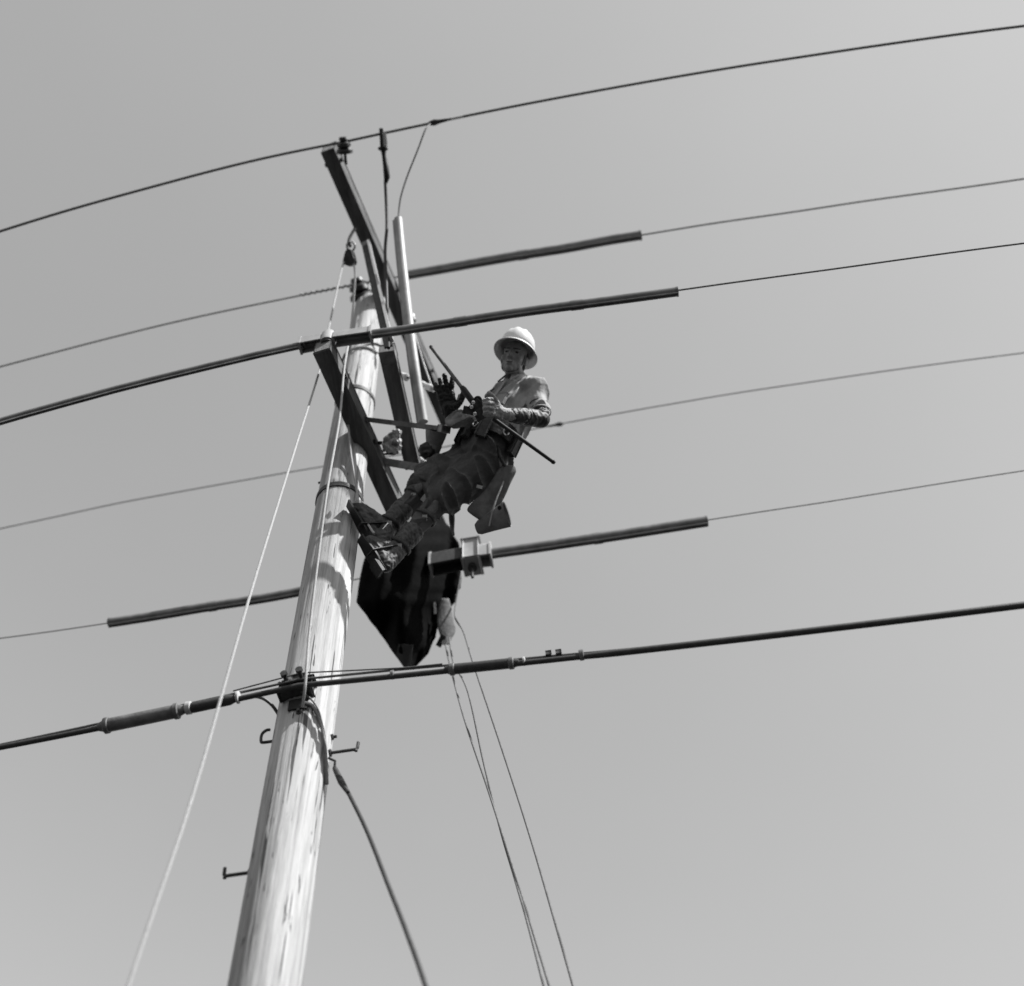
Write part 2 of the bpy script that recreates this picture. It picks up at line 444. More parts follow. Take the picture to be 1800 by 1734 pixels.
wl = {1: 'topmost overhead wire resting on the upper crossarm end and passing a black clamp',
      2: 'second overhead wire from the top, tied at the pole tip, bare left half',
      3: 'third overhead wire inside the hooded cover on the lower crossarm',
      4: 'thin overhead wire passing behind the worker at elbow height',
      5: 'lowest bare power wire, running into the hooded insulator beside the black sheet'}
wr = {1: .011, 2: .0075, 3: .006, 4: .0055, 5: .0045}
for k in range(1, 6):
    at = AT[k]
    wob = lambda x: (Z*noise.noise(Vector((x*1.1, k*7., 0)))+WN*noise.noise(Vector((x*.9, k*4., 2))))*.007*min(1, abs(x)*3)
    mb = MB().tube([at(x)+wob(x) for x in xs_(-16, 0, 160)]+[at(x)+wob(x) for x in xs_(0, 16, 160)][1:], wr[k], 8)
    o = tag(build(mb, 'power_line', M['line' if k < 3 else 'wire']), wl[k], 'power line', 'power lines crossing the sky')

# line hose: round body, open lip below
def hose_prof(r, lip):
    pr = []
    for j in range(18):
        w = math.pi*1.5 + .42 + (2*math.pi-.84)*j/17
        pr.append((r*math.cos(w), r*math.sin(w)))
    pr += [(-r*.42*1.0, -r*1.0-lip), (-r*.12, -r*1.0-lip), (-r*.10, -r*.55), (r*.10, -r*.55), (r*.12, -r-lip*.9), (r*.42, -r-lip*.9)]
    return pr
def hose(k, px0, py0, px1, py1, r, lip, label, mt='hose', bumps=True):
    a = WA[k]; x0 = px_to_x(a, px0, py0) if px0 is not None else -16; x1 = px_to_x(a, px1, py1) if px1 is not None else 16
    pts = [AT[k](x)-Z*.006+(Z*noise.noise(Vector((x*1.7, k*3.1, 0)))+WN*noise.noise(Vector((x*1.3, k*5.1, 4))))*.011 for x in xs_(x0, x1, 50)]
    sc = [1+ (.05*math.sin(i*.9) if bumps else 0)*0 for i in range(51)]
    root = empty('line_hose', pts[25], label, 'line hose', 'rubber covers slipped over the wires')
    build(MB().sweep(pts, hose_prof(r, lip), scales=sc), 'hose_body', M[mt], root, angle=35)
    for i in ((24,) if k != 3 else (14, 33)):
        build(MB().sweep(pts[i:i+3], hose_prof(r*1.10, lip*1.1)), 'coupling', M[mt], root, angle=35)
    for q in (pts[0], pts[-1]):
        t = (pts[1]-pts[0]).normalized(); build(MB().lathe(q-t*.006, t, [(r*1.09, 0), (r*1.09, .012)], 20), 'end_ring', M[mt], root)
hose(2, 715, 490, 1125, 412, .044, .016, 'grey rubber cover on the second wire, right of the pole top', 'ghose')
hose(3, 652, 586, 1190, 511, .032, .014, 'long dark rubber cover above the worker\'s white hard hat')
hose(3, None, 0, 533, 605, .024, .018, 'long double-edged rubber cover left of the hooded crossarm end')
hose(5, 862, 974, 1241, 912, .040, .014, 'pale-topped rubber cover below and right of the worker')
hose(5, 194, 1094, 560, 1032, .036, .012, 'dark rubber cover left of the pole, its left end open on a thin wire')

# insulator hoods
def hood(a, L0, L1, w, h, label, hump=.07, lm='hood', cw=.62):
    root = empty('insulator_hood', a, label, 'insulator hood', 'rigid hoods over insulators')
    def sect(x0, x1, drop):
        m_ = MB(); pr = [(-w/2, -h/2), (-w/2, h*.25), (-w*.3, h/2), (w*.3, h/2), (w/2, h*.25), (w/2, -h/2), (w*.4, -h/2), (w*.4, h*.1), (-w*.4, h*.1), (-w*.4, -h/2)]
        pts = [a+WD*x+Z*drop*abs(x) for x in xs_(x0, x1, 6)]
        return m_.sweep(pts, pr)
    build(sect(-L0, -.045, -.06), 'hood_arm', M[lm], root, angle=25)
    build(sect(.045, L1, -.06), 'hood_arm', M['hood'], root, angle=25)
    m_ = MB().lathe(a-Z*(h*.62), Z, [(w*cw, 0), (w*cw, h*1.0), (w*cw*.8, h*1.3), (w*.28, h*1.3+hump), (.01, h*1.3+hump*1.15)], 24, caps=True)
    if lm == 'cable': m_ = MB().box(a-Z*h*.05, WD*.060, WN*w*.62, Z*h*.72, .018)
    build(m_, 'hood_cap', M['hood'], root)
    # raised rims at the arm ends
    for x in (-L0, L1):
        m_ = MB().sweep([a+WD*(x-.008)-Z*.06*abs(x), a+WD*(x+.008)-Z*.06*abs(x)], [(-w*.56, -h*.56), (-w*.56, h*.3), (-w*.34, h*.58), (w*.34, h*.58), (w*.56, h*.3), (w*.56, -h*.56)])
        build(m_, 'hood_rim', M['hood'], root, angle=25)
hood(AT[3](0)+Z*.01, .19, .30, .085, .11, 'pale hood box over the insulator at the near end of the lower crossarm', .03)
hood(AT[5](0)+Z*.0, .33, .15, .13, .17, 'square white-sided hood at the right edge of the black rubber sheet', .03, 'cable', .72)  # left arm takes the dark cable material, shade put into its colour

# pin insulators
def insulator(base, top, r, label, mt='dporc'):
    root = empty('pin_insulator', base, label, 'insulator', 'pin insulators')
    d = (top-base).normalized(); L = (top-base).length
    build(MB().lathe(base-d*.02, d, [(.012, 0), (.012, L*.7)], 10), 'pin', M['dsteel'], root)
    build(MB().lathe(top-d*r*1.9, d, [(r*.55, 0), (r, .1*r), (r*.95, .5*r), (r*.6, .75*r), (r*.85, .95*r), (r*.75, 1.3*r), (r*.42, 1.45*r), (r*.55, 1.7*r), (r*.45, 1.95*r), (.003, 2.0*r)], 24), 'shell', M[mt], root)
    return root
t1 = AT[1](0)
insulator(P(608, 285, 9.30), P(603, 242, 9.22), .068, 'dark knob insulator behind the upper end of the highest crossarm')
insulator(P(640, 540, 10.2), P(626, 490, 10.15), .105, 'dark insulator with tied wire on the tip of the pole')
insulator(AT[3](0)-Z*.18, AT[3](0)-Z*.0, .045, 'insulator inside the pale hood on lower crossarm')
insulator(P(735, 826, 10.45), AT[4](0)+Z*.06, .085, 'white porcelain insulator between the worker\'s knee and the short crossarm', 'porc')
insulator(AT[5](0)-Z*.26, AT[5](0)-Z*.10, .038, 'insulator inside the white-sided hood by the black sheet')
# tie wires at the pole tip
hx = []
for i in range(9*10+1):
    x = -.52+.46*i/90; w = i*2*math.pi/10; hx.append(AT[2](x)+(WN*math.cos(w)+Z*math.sin(w))*.0125)
hx += [AT[2](-.03)+Z*.05, AT[2](.03)+Z*.05]
for i in range(5*10+1):
    x = .07+.22*i/50; w = i*2*math.pi/10; hx.append(AT[2](x)+(WN*math.cos(w)+Z*math.sin(w))*.015)
m_ = MB().tube(hx, .0055, 6)
tag(build(m_, 'tie_wire', M['wire']), 'coils of tie wire wrapped on the second wire beside the pole tip', 'tie wire')
m_ = MB()
xk = px_to_x(WA[1], 765, 219); m_.tube([AT[1](x) for x in xs_(xk-.07, xk+.12, 6)], [.006, .02, .026, .018, .015, .013, .006], 10)
tag(build(m_, 'tap_clamp', M['dsteel']), 'dark tap clamp on the topmost wire', 'clamp')
m_ = MB(); xk = px_to_x(WA[1], 803, 211); m_.tube([AT[1](x)+Z*.002 for x in xs_(xk-.05, xk+.05, 4)], .014, 10)
tag(build(m_, 'wire_sleeve', M['shiny']), 'small bright sleeve on the topmost wire right of the tap clamp', 'sleeve')
m_ = MB(); xk = px_to_x(WA[4], 985, 742); m_.tube([AT[4](x) for x in xs_(xk-.14, xk+.03, 6)], [.006, .010, .011, .012, .02, .024, .006], 10)
tag(build(m_, 'wire_splice', M['wire']), 'small dark splice on the thin wire right of the worker\'s elbow', 'splice')

# pale vertical hose with the tap wire in it
c0 = spline([P(700, 386, 9.05), P(706, 450, 8.8), P(716, 540, 8.45), P(727, 630, 8.15), P(744, 742, 7.9)], 10)
root = empty('vertical_hose', c0[-1], 'tall pale rubber hose standing right of the upper crossarm, bright along its edge', 'hose')
build(MB().sweep(c0, hose_prof(.034, .012), up=cv(.75, 0, -.4)), 'hose_body', M['lhose'], root, angle=35)
xk = px_to_x(WA[1], 758, 220)
tw = [AT[1](xk), P(748, 228, 9.15), P(735, 262, 9.12), P(716, 310, 9.1), P(705, 345, 9.08), P(701, 372, 9.06), P(700, 400, 9.0)]
tag(build(MB().tube(spline(tw, 8), .0065, 8), 'tap_wire', M['wire']), 'thin wire curving from the topmost wire down into the pale hose', 'wire')
# hot-line clamp and black jumper cable
root = empty('jumper_cable', P(683, 612, 7.75), 'black jumper cable hanging from its clamp on the topmost wire to the short crossarm', 'jumper cable')
jc = [P(677, 318, 9.2), P(679, 360, 9.15), P(680, 400, 9.05), P(677, 440, 8.9), P(679, 500, 8.6), P(681, 560, 8.2), P(683, 612, 7.76)]
build(MB().tube(spline(jc, 8), .0125, 10), 'cable', M['black'], root)
build(MB().tube([P(674, 264, 9.25), P(675, 275, 9.25), P(678, 290, 9.24), P(680, 312, 9.2), P(678, 323, 9.2)], [.022, .017, .024, .026, .012], 12), 'grip_sleeve', M['black'], root)
build(MB().box(P(671, 244, 9.27), cv(.010, 0, 0), cv(-.004, .075, 0), cv(0, 0, .016), .005), 'clamp_jaw', M['dsteel'], root)
build(MB().box(P(677, 246, 9.24), cv(.009, 0, 0), cv(-.004, .05, 0), cv(0, 0, .012), .005), 'clamp_plate', M['shiny'], root)
build(MB().lathe(P(673, 262, 9.25), cv(0, 1, .2), [(.03, -.008), (.042, 0), (.03, .008)], 14), 'clamp_collar', M['dsteel'], root)

# ------------------------------------------------------------------ telephone cable
a6 = WA[6]; at6 = AT[6]
X = lambda px, py: px_to_x(a6, px, py)
tc = empty('telephone_cable', a6, 'thick dark telephone cable lashed under its strand, lowest line crossing the pole', 'telephone cable')
xp = xs_(-16, 16, 200)
def sag(x):     # cable hangs a bit below its strand near the pole
    return -.012
cab = [at6(x)+Z*-.012 for x in xp]
build(MB().tube(cab, [.0175 if x > 1.6 else .0145 for x in xp], 12), 'cable', M['cable'], tc)
st = [at6(x)+Z*(.046 if abs(x) < .55 else .046-.030*min(1, (abs(x)-.55)/1.2)) + WN*-.01 for x in xp]
build(MB().tube(st, .0065, 8), 'strand', M['wire'], tc)
up_ = [at6(x)+Z*(.084-.040*min(1, abs(x)/.55)) for x in xs_(-.35, .75, 20)]
build(MB().tube(up_, .004, 8), 'lashing_wire', M['wire'], tc)
def case(x0, x1, r, ra, mt, rings=True, dz=-.004):
    pts = [at6(x)+Z*dz for x in xs_(x0, x1, 10)]
    rs = [ra]+[r]*9+[ra]
    root = build(MB().tube(pts, rs, 20), 'splice_case', M[mt], tc)
    if rings:
        for i in (1, 9):
            t = (pts[2]-pts[1]).normalized(); m2 = MB().lathe(pts[i]-t*.014, t, [(r*1.0, 0), (r*1.17, .004), (r*1.17, .024), (r*1.0, .028)], 20)
            build(m2, 'end_ring', M['splice'], root)
case(X(172, 1280), X(325, 1250), .036, .02, 'splice')
case(X(330, 1250), X(412, 1230), .028, .02, 'cable', rings=False)
case(X(782, 1176), X(912, 1165), .027, .018, 'cable')
def ring(px, py, r, L=.02, mt='band'):
    x = X(px, py); t = WD
    build(MB().lathe(at6(x)-t*L/2, t, [(r*.8, 0), (r, .003), (r, L-.003), (r*.8, L)], 18), 'cable_band', M[mt], tc)
ring(331, 1248, .034, .03); ring(419, 1224, .033, .016); ring(690, 1185, .024, .02, 'splice'); ring(921, 1163, .024, .014); ring(1022, 1151, .028, .025, 'splice')
for px in (965, 983):
    x = X(px, 1157); q = at6(x)+Z*.032
    build(MB().box(q, WD*.012, WN*.012, Z*.014, .003), 'terminal', M['dsteel'], tc)
# the clamp on the pole
cl = empty('cable_clamp', a6+Z*.03-WN*.04, 'dark bolted clamp holding the telephone cable against the pole', 'clamp')
hc = a6.z
fr = AX+Z*hc
def on_pole(deg, h, out=0): # deg from camera direction, + to the right
    d = WN*math.cos(rad(deg)) + WD*math.sin(rad(deg)); return AX+Z*h+d*(pole_r(h)+out)
m_ = MB()
for (dg, dz, hh, ww) in ((-22, .07, .035, .030), (-2, .085, .04, .035), (14, .08, .034, .030)):
    q = on_pole(dg, hc+dz-.012, .01); build(MB().box(q, WD*ww, WN*.02, Z*hh*.8, .008), 'jaw', M['dsteel'], cl)
m_ = MB().box(on_pole(-4, hc+.015, .012), WD*.085, WN*.03, Z*.035, .01)
build(m_, 'clamp_body', M['dsteel'], cl)
for dg in (-24, 8): build(MB().lathe(on_pole(dg, hc+.06, 0), WN, [(.012, 0), (.012, .10), (.02, .10), (.02, .115)], 8), 'bolt', M['dsteel'], cl)
m_ = MB()
pts = [on_pole(dg, hc-.085, .006) for dg in range(-16, 24, 4)]
m_.sweep(pts, [(-.006, -.035), (.006, -.035), (.006, .035), (-.006, .035)])
build(m_, 'strap', M['black'], cl, angle=30)
# loops of bonding wire
def loop(pts, r, label, name='bonding_wire', mt='wire'):
    return tag(build(MB().tube(spline(pts, 8), r, 8), name, M[mt]), label, 'wire', 'loose wires and loops on the pole')
loop([on_pole(12, hc-.085, .012), on_pole(28, hc-.10, .014), on_pole(44, hc-.17, .014), on_pole(58, hc-.27, .014), on_pole(70, hc-.40, .014), on_pole(84, hc-.52, .012)], .010, 'thick dark wire curving from the cable clamp down the pole\'s right side')
loop([on_pole(6, hc-.02, .03), on_pole(26, hc-.06, .014), on_pole(42, hc-.12, .012), on_pole(52, hc-.19, .010)], .005, 'thin wire arcing above the thick one right under the cable clamp')
loop([P(445, 1224, 5.95), P(462, 1228, 5.93), P(478, 1240, 5.93), P(490, 1257, 5.98)], .009, 'short dark wire bowing from cable to the pole\'s left edge')
# drop wire
q0 = on_pole(80, P(587, 1345, 5.66).z, .01)
root = empty('drop_wire', q0, 'thick dark service wire slanting from the pole\'s right edge to the bottom', 'service wire')
dw = [P(588, 1350, 5.65), P(618, 1405, 5.4), P(648, 1468, 5.15), P(684, 1560, 4.8), P(716, 1642, 4.5), P(752, 1745, 4.2), P(830, 2000, 3.6), P(900, 2300, 3.1)]
build(MB().tube(spline(dw, 8), .0105, 10), 'wire', M['cable'], root)
build(MB().tube([P(589, 1352, 5.63), P(600, 1375, 5.53), P(612, 1394, 5.43)], [.013, .017, .010], 12), 'wedge_clamp', M['dsteel'], root)
build(MB().tube([q0, P(589, 1338, 5.66), P(588, 1350, 5.64)], .007, 8), 'bail', M['dsteel'], root)

# ------------------------------------------------------------------ jumper loops and bands near the pole top
loop([P(655, 603, 9.3), P(640, 608, 9.2), P(633, 630, 9.15), P(630, 648, 9.1), P(617, 656, 8.9), P(600, 655, 8.6), P(600, 640, 8.6), P(607, 622, 8.6)], .009, 'looped wire against the pole just under the lower hood')
loop([P(650, 604, 9.3), P(663, 606, 9.3), P(672, 612, 9.25), P(676, 622, 9.2)], .013, 'thick curved wire rounding the pole under the dark rubber cover')
for (py, wdt, lab) in ((638, .010, 'pale rope ring round the pole just below the grey end of the short crossarm'),):
    h = P(635, py, 7.5*1373/(py+473)).z
    pts = [on_pole(dg, h-.04+.0006*(dg+20), .012) for dg in range(-50, 76, 6)]
    tag(build(MB().tube(pts, wdt, 8), 'rope_ring', M['rope']), lab, 'rope')
for (py, lab) in ((709, 'thin steel band around the pole behind the crossarms'), (884, 'steel band around the pole at the worker\'s raised boot tip')):  # the lower ring is a cast shadow band built as a dark part
    h = P(628, py, 7.5*1373/(py+473)).z
    pts = [on_pole(dg, h, .004) for dg in range(0, 361, 8)]
    m_ = MB().sweep(pts, [(-.004, -.022), (.004, -.022), (.004, .022), (-.004, .022)], caps=False)
    tag(build(m_, 'pole_band', M['dsteel'], angle=30), lab, 'band')
# bundle of dark hoses down the left flank of the pole
m_pts = [P(590, 742, 8.45), P(578, 790, 8.05), P(566, 850, 7.7), P(556, 910, 7.35), P(545, 975, 7.0)]

# ------------------------------------------------------------------ hand line, block
blk = empty('pulley_block', P(616, 440, 9.35), 'dark rope block hanging under the upper crossarm left of the pole', 'pulley block')
build(MB().tube(spline([P(624, 402, 9.45), P(618, 412, 9.42), P(613, 424, 9.38), P(616, 434, 9.36)], 4), .013, 8), 'hook', M['dsteel'], blk)
build(MB().tube(spline([P(617, 426, 9.37), P(610, 430, 9.37), P(612, 440, 9.36), P(620, 441, 9.36), P(624, 432, 9.36), P(619, 425, 9.37)], 4), .009, 8), 'becket', M['steel'], blk)
c = P(615, 454, 9.33)
for dz in (-.022, .022):
    d = cv(.3, 0, 1).normalized()
    m_ = MB().sweep([c+d*(dz-.006), c+d*(dz+.006)], [(-.045, -.055), (.045, -.055), (.052, -.03), (.03, .05), (.012, .07), (-.012, .07), (-.03, .05), (-.052, -.03)], up=Uv)
    build(m_, 'cheek_plate', M['dsteel'], blk, angle=30)
build(MB().lathe(c-Uv*.02-cv(.3, 0, 1).normalized()*.014, cv(.3, 0, 1), [(.048, 0), (.04, .007), (.04, .021), (.048, .028)], 20), 'sheave', M['steel'], blk)
hl = empty('hand_line', c, 'two-part rope hand line running from the block down in front of the pole', 'rope')
build(MB().tube(spline([P(607, 457, 9.34), P(600, 476, 9.2), P(579, 572, 8.45), P(562, 650, 7.85), P(520, 785, 6.95), P(440, 1045, 5.7), P(345, 1378, 4.72), P(255, 1645, 4.15), P(170, 1900, 3.75), P(60, 2250, 3.3)], 10), .0075, 8), 'rope_strand', M['rope'], hl)
build(MB().tube(spline([P(621, 462, 9.33), P(624, 490, 9.1), P(617, 574, 8.42), P(605, 650, 7.75), P(597, 735, 7.3), P(577, 850, 6.75), P(562, 960, 6.4), P(545, 1100, 6.0), P(537, 1200, 5.72), P(532, 1243, 5.74)], 10), .0075, 8), 'rope_strand', M['rope'], hl)
tag(build(MB().tube(spline([P(612, 745, 7.9), P(617, 800, 7.72), P(625, 848, 7.52), P(634, 898, 7.3), P(652, 930, 7.1), P(658, 938, 7.05)], 8), .0075, 8), 'tag_rope', M['rope']),
    'short rope from behind the lower crossarm down to the worker\'s boot', 'rope')
# the lines that leave the photograph at the bottom
for pts, lab in (([P(783, 1132, 8.77), P(790, 1165, 8.4), P(815, 1260, 7.4), P(860, 1395, 6.7), P(900, 1520, 6.1), P(938, 1642, 5.6), P(1000, 1850, 4.9)], 'leftmost of three thin lines leaving the canvas pouch for the bottom edge'),
                 ([P(790, 1122, 8.82), P(797, 1165, 8.4), P(822, 1215, 7.55), P(850, 1340, 6.95), P(880, 1460, 6.4), P(905, 1545, 6.0), P(932, 1640, 5.6), P(985, 1850, 4.9)], 'middle of three thin lines slanting down from the canvas pouch'),
                 ([P(810, 1010, 9.3), P(803, 1052, 9.1), P(800, 1085, 8.8), P(815, 1112, 8.5), P(833, 1170, 7.85), P(880, 1310, 7.1), P(930, 1465, 6.4), P(981, 1640, 5.7), P(1040, 1850, 5.1)], 'rightmost of three thin lines, starting at the edge of the black sheet')):
    tag(build(MB().tube(spline(pts, 10), .0068, 8), 'hanging_line', M['line']), lab, 'rope', 'thin lines hanging to the lower right')

# ------------------------------------------------------------------ rubber blanket over the far end of arm B
def interp_outline(rows, nu, z_of):
    vs = []; nv = len(rows)
    for (y, x0, x1) in rows:
        for i in range(nu+1):
            u = i/nu; x = x0+(x1-x0)*u
            vs.append(P(x, y, z_of(x, y, u)))
    fs = [(r*(nu+1)+i, r*(nu+1)+i+1, (r+1)*(nu+1)+i+1, (r+1)*(nu+1)+i) for r in range(nv-1) for i in range(nu)]
    return vs, fs
def thicken(name, vs, fs, m, parent, th, sub=0, smooth=True, ang=50):
    mb = MB(); mb.add(vs, fs); o = build(mb, name, m, parent, smooth, ang)
    s_ = o.modifiers.new('t', 'SOLIDIFY'); s_.thickness = th; s_.offset = 0
    if sub:
        q = o.modifiers.new('s', 'SUBSURF'); q.levels = q.render_levels = sub
    return o
def resample(keys, n):
    ys = [keys[0][0]+(keys[-1][0]-keys[0][0])*i/n for i in range(n+1)]; out = []
    for y in ys:
        for a_, b_ in zip(keys, keys[1:]):
            if a_[0] <= y <= b_[0]+1e-6:
                t = (y-a_[0])/(b_[0]-a_[0]); out.append((y, a_[1]+(b_[1]-a_[1])*t, a_[2]+(b_[2]-a_[2])*t)); break
    return out
bl = empty('rubber_blanket', P(750, 1000, 8.6), 'large black rubber sheet hanging to a point below the worker\'s boots', 'rubber blanket')
keysF = [(880, 728, 760), (905, 700, 774), (930, 672, 792), (955, 654, 806), (985, 640, 810), (1010, 634, 811), (1035, 630, 808), (1060, 627, 795), (1080, 643, 775), (1100, 658, 770), (1130, 680, 762), (1155, 697, 742), (1176, 713, 727)]
def zf(x, y, u):
    z = 9.80 - (y-885)*.0036
    z -= .16*math.sin(math.pi*u)*(1-.3*(y-885)/290)
    k = min(1, max(0, (u-.5)/.35)); z -= .42*(1-k*k*(3-2*k))*min(1, max(0, (1176-y)/120))
    z += .035*math.sin(x*.09+y*.02)+.07*noise.noise(Vector((x*.045, y*.012, 3)))+.02*abs(noise.noise(Vector((x*.09+y*.05, y*.03, 8))))
    return z
vs, fs = interp_outline([(y, x0+2.5*noise.noise(Vector((y*.06, 1, 0))), x1+4*noise.noise(Vector((y*.08, 5, 0)))) for (y, x0, x1) in resample(keysF, 48)], 34, zf)
thicken('front_flap', vs, fs, M['blackin'], bl, .008)
keysB = [(900, 735, 775), (935, 712, 790), (975, 690, 806), (1020, 700, 806), (1060, 705, 800), (1085, 712, 772), (1125, 716, 762), (1150, 720, 752), (1172, 722, 730)]
def zb(x, y, u): return 9.93 - (y-885)*.0034 + .05*math.sin(math.pi*u) + .02*math.sin(x*.07)
vs, fs = interp_outline(resample(keysB, 24), 14, zb)
thicken('rear_flap', vs, fs, M['blackin'], bl, .008)
# the two lifted lower folds
vs = [P(697, 1152, 8.67), P(701, 1132, 8.62), P(726, 1134, 8.56), P(722, 1176, 8.62), P(713, 1177, 8.66)]
thicken('turned_corner', vs, [(0, 1, 2, 3, 4)], mat('rubber_sheet_inner', .045, .6, .25, 8, bump=.2, spec=.2), bl, .007, smooth=False)
m_ = MB()
for (px, py, z) in ((764, 1064, 8.95), (765, 1074, 8.93)):
    build(MB().box(P(px, py, z), cv(.007, .0, 0), cv(0, .02, 0), cv(0, 0, .012), .003), 'clip', M['shiny'], bl)
# canvas pouch and pulley under it
cp = empty('canvas_pouch', P(783, 1090, 9.0), 'flat grey canvas pouch hanging behind the lower right edge of the black sheet', 'pouch')
keys = [(1052, 776, 789), (1066, 771, 793), (1080, 769, 796), (1094, 768, 799), (1105, 769, 802), (1114, 772, 800), (1122, 775, 794), (1134, 781, 791)]
vs, fs = interp_outline(resample(keys, 16), 8, lambda x, y, u: 9.12-(y-1050)*.0035-.015*math.sin(math.pi*u)+.012*math.sin(y*.15+x*.2))
thicken('pouch_body', vs, fs, M['canvas'], cp, .008, 1)
pb = empty('pulley_block', P(776, 1127, 8.8), 'small dark pulley at the bottom of the grey canvas pouch', 'pulley block')
build(MB().box(P(775, 1127, 8.78), cv(.014, -.008, 0), cv(.018, .036, 0), cv(0, 0, .014), .006), 'cheek', M['dsteel'], pb)
build(MB().lathe(P(781, 1130, 8.76), cv(0, .2, -1), [(.02, -.01), (.016, 0), (.02, .01)], 14), 'sheave', M['shiny'], pb)
# chain / link hanging from the worker to the sheet
m_ = MB().tube(spline([P(793, 897, 7.6), P(794, 908, 7.6), P(795, 925, 7.65), P(797, 940, 7.75)], 4), [.016, .017, .018, .02, .021, .021, .02, .018, .016, .013, .01, .010, .010], 10)
tag(build(m_, 'rope_snap', M['dsteel']), 'short dark snap link hanging between the worker\'s seat and the black sheet', 'snap link')

# ------------------------------------------------------------------ shackles and porcelain between the arms
sh = empty('shackle_cluster', P(695, 785, 8.2), 'pale shackles and small insulator bunched right of the lower crossarm', 'shackle')
m_ = MB().tube(spline([P(676, 790, 8.15), P(682, 768, 8.12), P(690, 762, 8.1), P(700, 766, 8.1), P(698, 780, 8.12), P(690, 795, 8.15)], 6), .011, 8)
m_.tube(spline([P(690, 762, 8.1), P(688, 778, 8.1), P(694, 790, 8.1)], 6), .008, 8)
build(m_, 'shackle', M['steel'], sh)
m_ = MB()
for (px, py, r) in ((697, 764, .034), (684, 776, .036), (696, 776, .03), (690, 790, .042), (680, 787, .034), (697, 787, .03)): m_.ell(P(px, py, 8.12), (Rv*r, Uv*r*.9, Fv*r))
build(blob(m_, .005, 1, folds(.016, 24, Rv, 1, 8)), 'porcelain', mat('dull_porcelain', .40, .4, .4, 22, bump=.3), sh)
build(MB().tube([P(668, 776, 8.1), P(668, 782, 8.1)], .018, 10), 'pin_head', M['black'], sh)
build(MB().tube([P(675, 799, 8.1), P(690, 797, 8.1), P(698, 793, 8.1)], .008, 8), 'cotter', M['dsteel'], sh)
def peg(a, b, r, label, name, mt='porc', cat='insulator'):
    root = empty(name, a, label, cat); d = (b-a); L = d.length
    build(MB().lathe(a, d, [(r*.7, 0), (r, L*.08), (r, L*.35), (r*.85, L*.4), (r*.85, L*.6), (r, L*.65), (r, L*.93), (r*.6, L)], 18), 'barrel', M[mt], root)
    build(MB().lathe(a-d*.25, d, [(.007, 0), (.007, L*1.5)], 8), 'bolt', M['dsteel'], root)
peg(P(704, 661, 8.5), P(716, 664, 8.45), .030, 'round white insulator left of the pale hose above the strap', 'spool_insulator')
peg(P(735, 673, 8.6), P(762, 684, 8.5), .026, 'white barrel insulator lying between the pale hose and black glove', 'spool_insulator')
peg(P(724, 553, 9.4), P(727, 565, 9.3), .022, 'tiny pale insulator just above the dark cover right of the hose', 'spool_insulator', 'steel')
# long thin rods beside the upper arm (pale edge line right of the arm)
tag(build(MB().tube([P(728, 585, 9.4), P(745, 640, 9.2), P(762, 690, 9.0)], .007, 8), 'thin_rod', M['steel']), 'thin pale rod beside the upper crossarm above the black glove', 'rod')

# ------------------------------------------------------------------ the lineman
def ortho(f, u):
    u = u.normalized(); f = (f-u*f.dot(u)).normalized(); return f, u, f.cross(u).normalized()
HF, HU, HS = ortho(cv(-.24, .14, -.95), cv(.20, .91, .34))      # face, crown, towards his left/right side
if HS.dot(Rv) < 0: HS = -HS                                       # HS points to the right of the photo
HC_ = P(904, 633, 7.80)
HK = 1.12
H = lambda s_, f_, u_: HC_ + (HS*s_ + HF*f_ + HU*u_)*HK
J = dict(
    pel=P(851, 795, 7.56), chest=P(893, 722, 7.72), neck=P(911, 671, 7.82),
    lsh=P(941, 684, 7.68), lel=P(951, 737, 7.48), lwr=P(893, 729, 7.32), lpalm=P(866, 722, 7.26),
    rsh=P(878, 693, 7.92), rel=P(846, 744, 7.70), rwr=P(800, 735, 7.58), rpalm=P(787, 708, 7.56),
    rhip=P(839, 803, 7.66), rkn=P(751, 845, 7.46), rank=P(680, 928, 7.24),
    lhip=P(862, 812, 7.52), lkn=P(778, 876, 7.32), lank=P(697, 968, 7.10))
TU = (J['neck']-J['pel']).normalized()                 # up along the spine
SHAX = (J['lsh']-J['rsh']).normalized()                # from his right shoulder to his left
SHAX = (SHAX - TU*SHAX.dot(TU)).normalized()
TF = TU.cross(SHAX).normalized()
if TF.dot(Fv) > 0: TF = -TF                            # chest faces the camera side
person = empty('person', J['pel'], 'man in white hard hat and light shirt leaning back beside the pole', 'person')

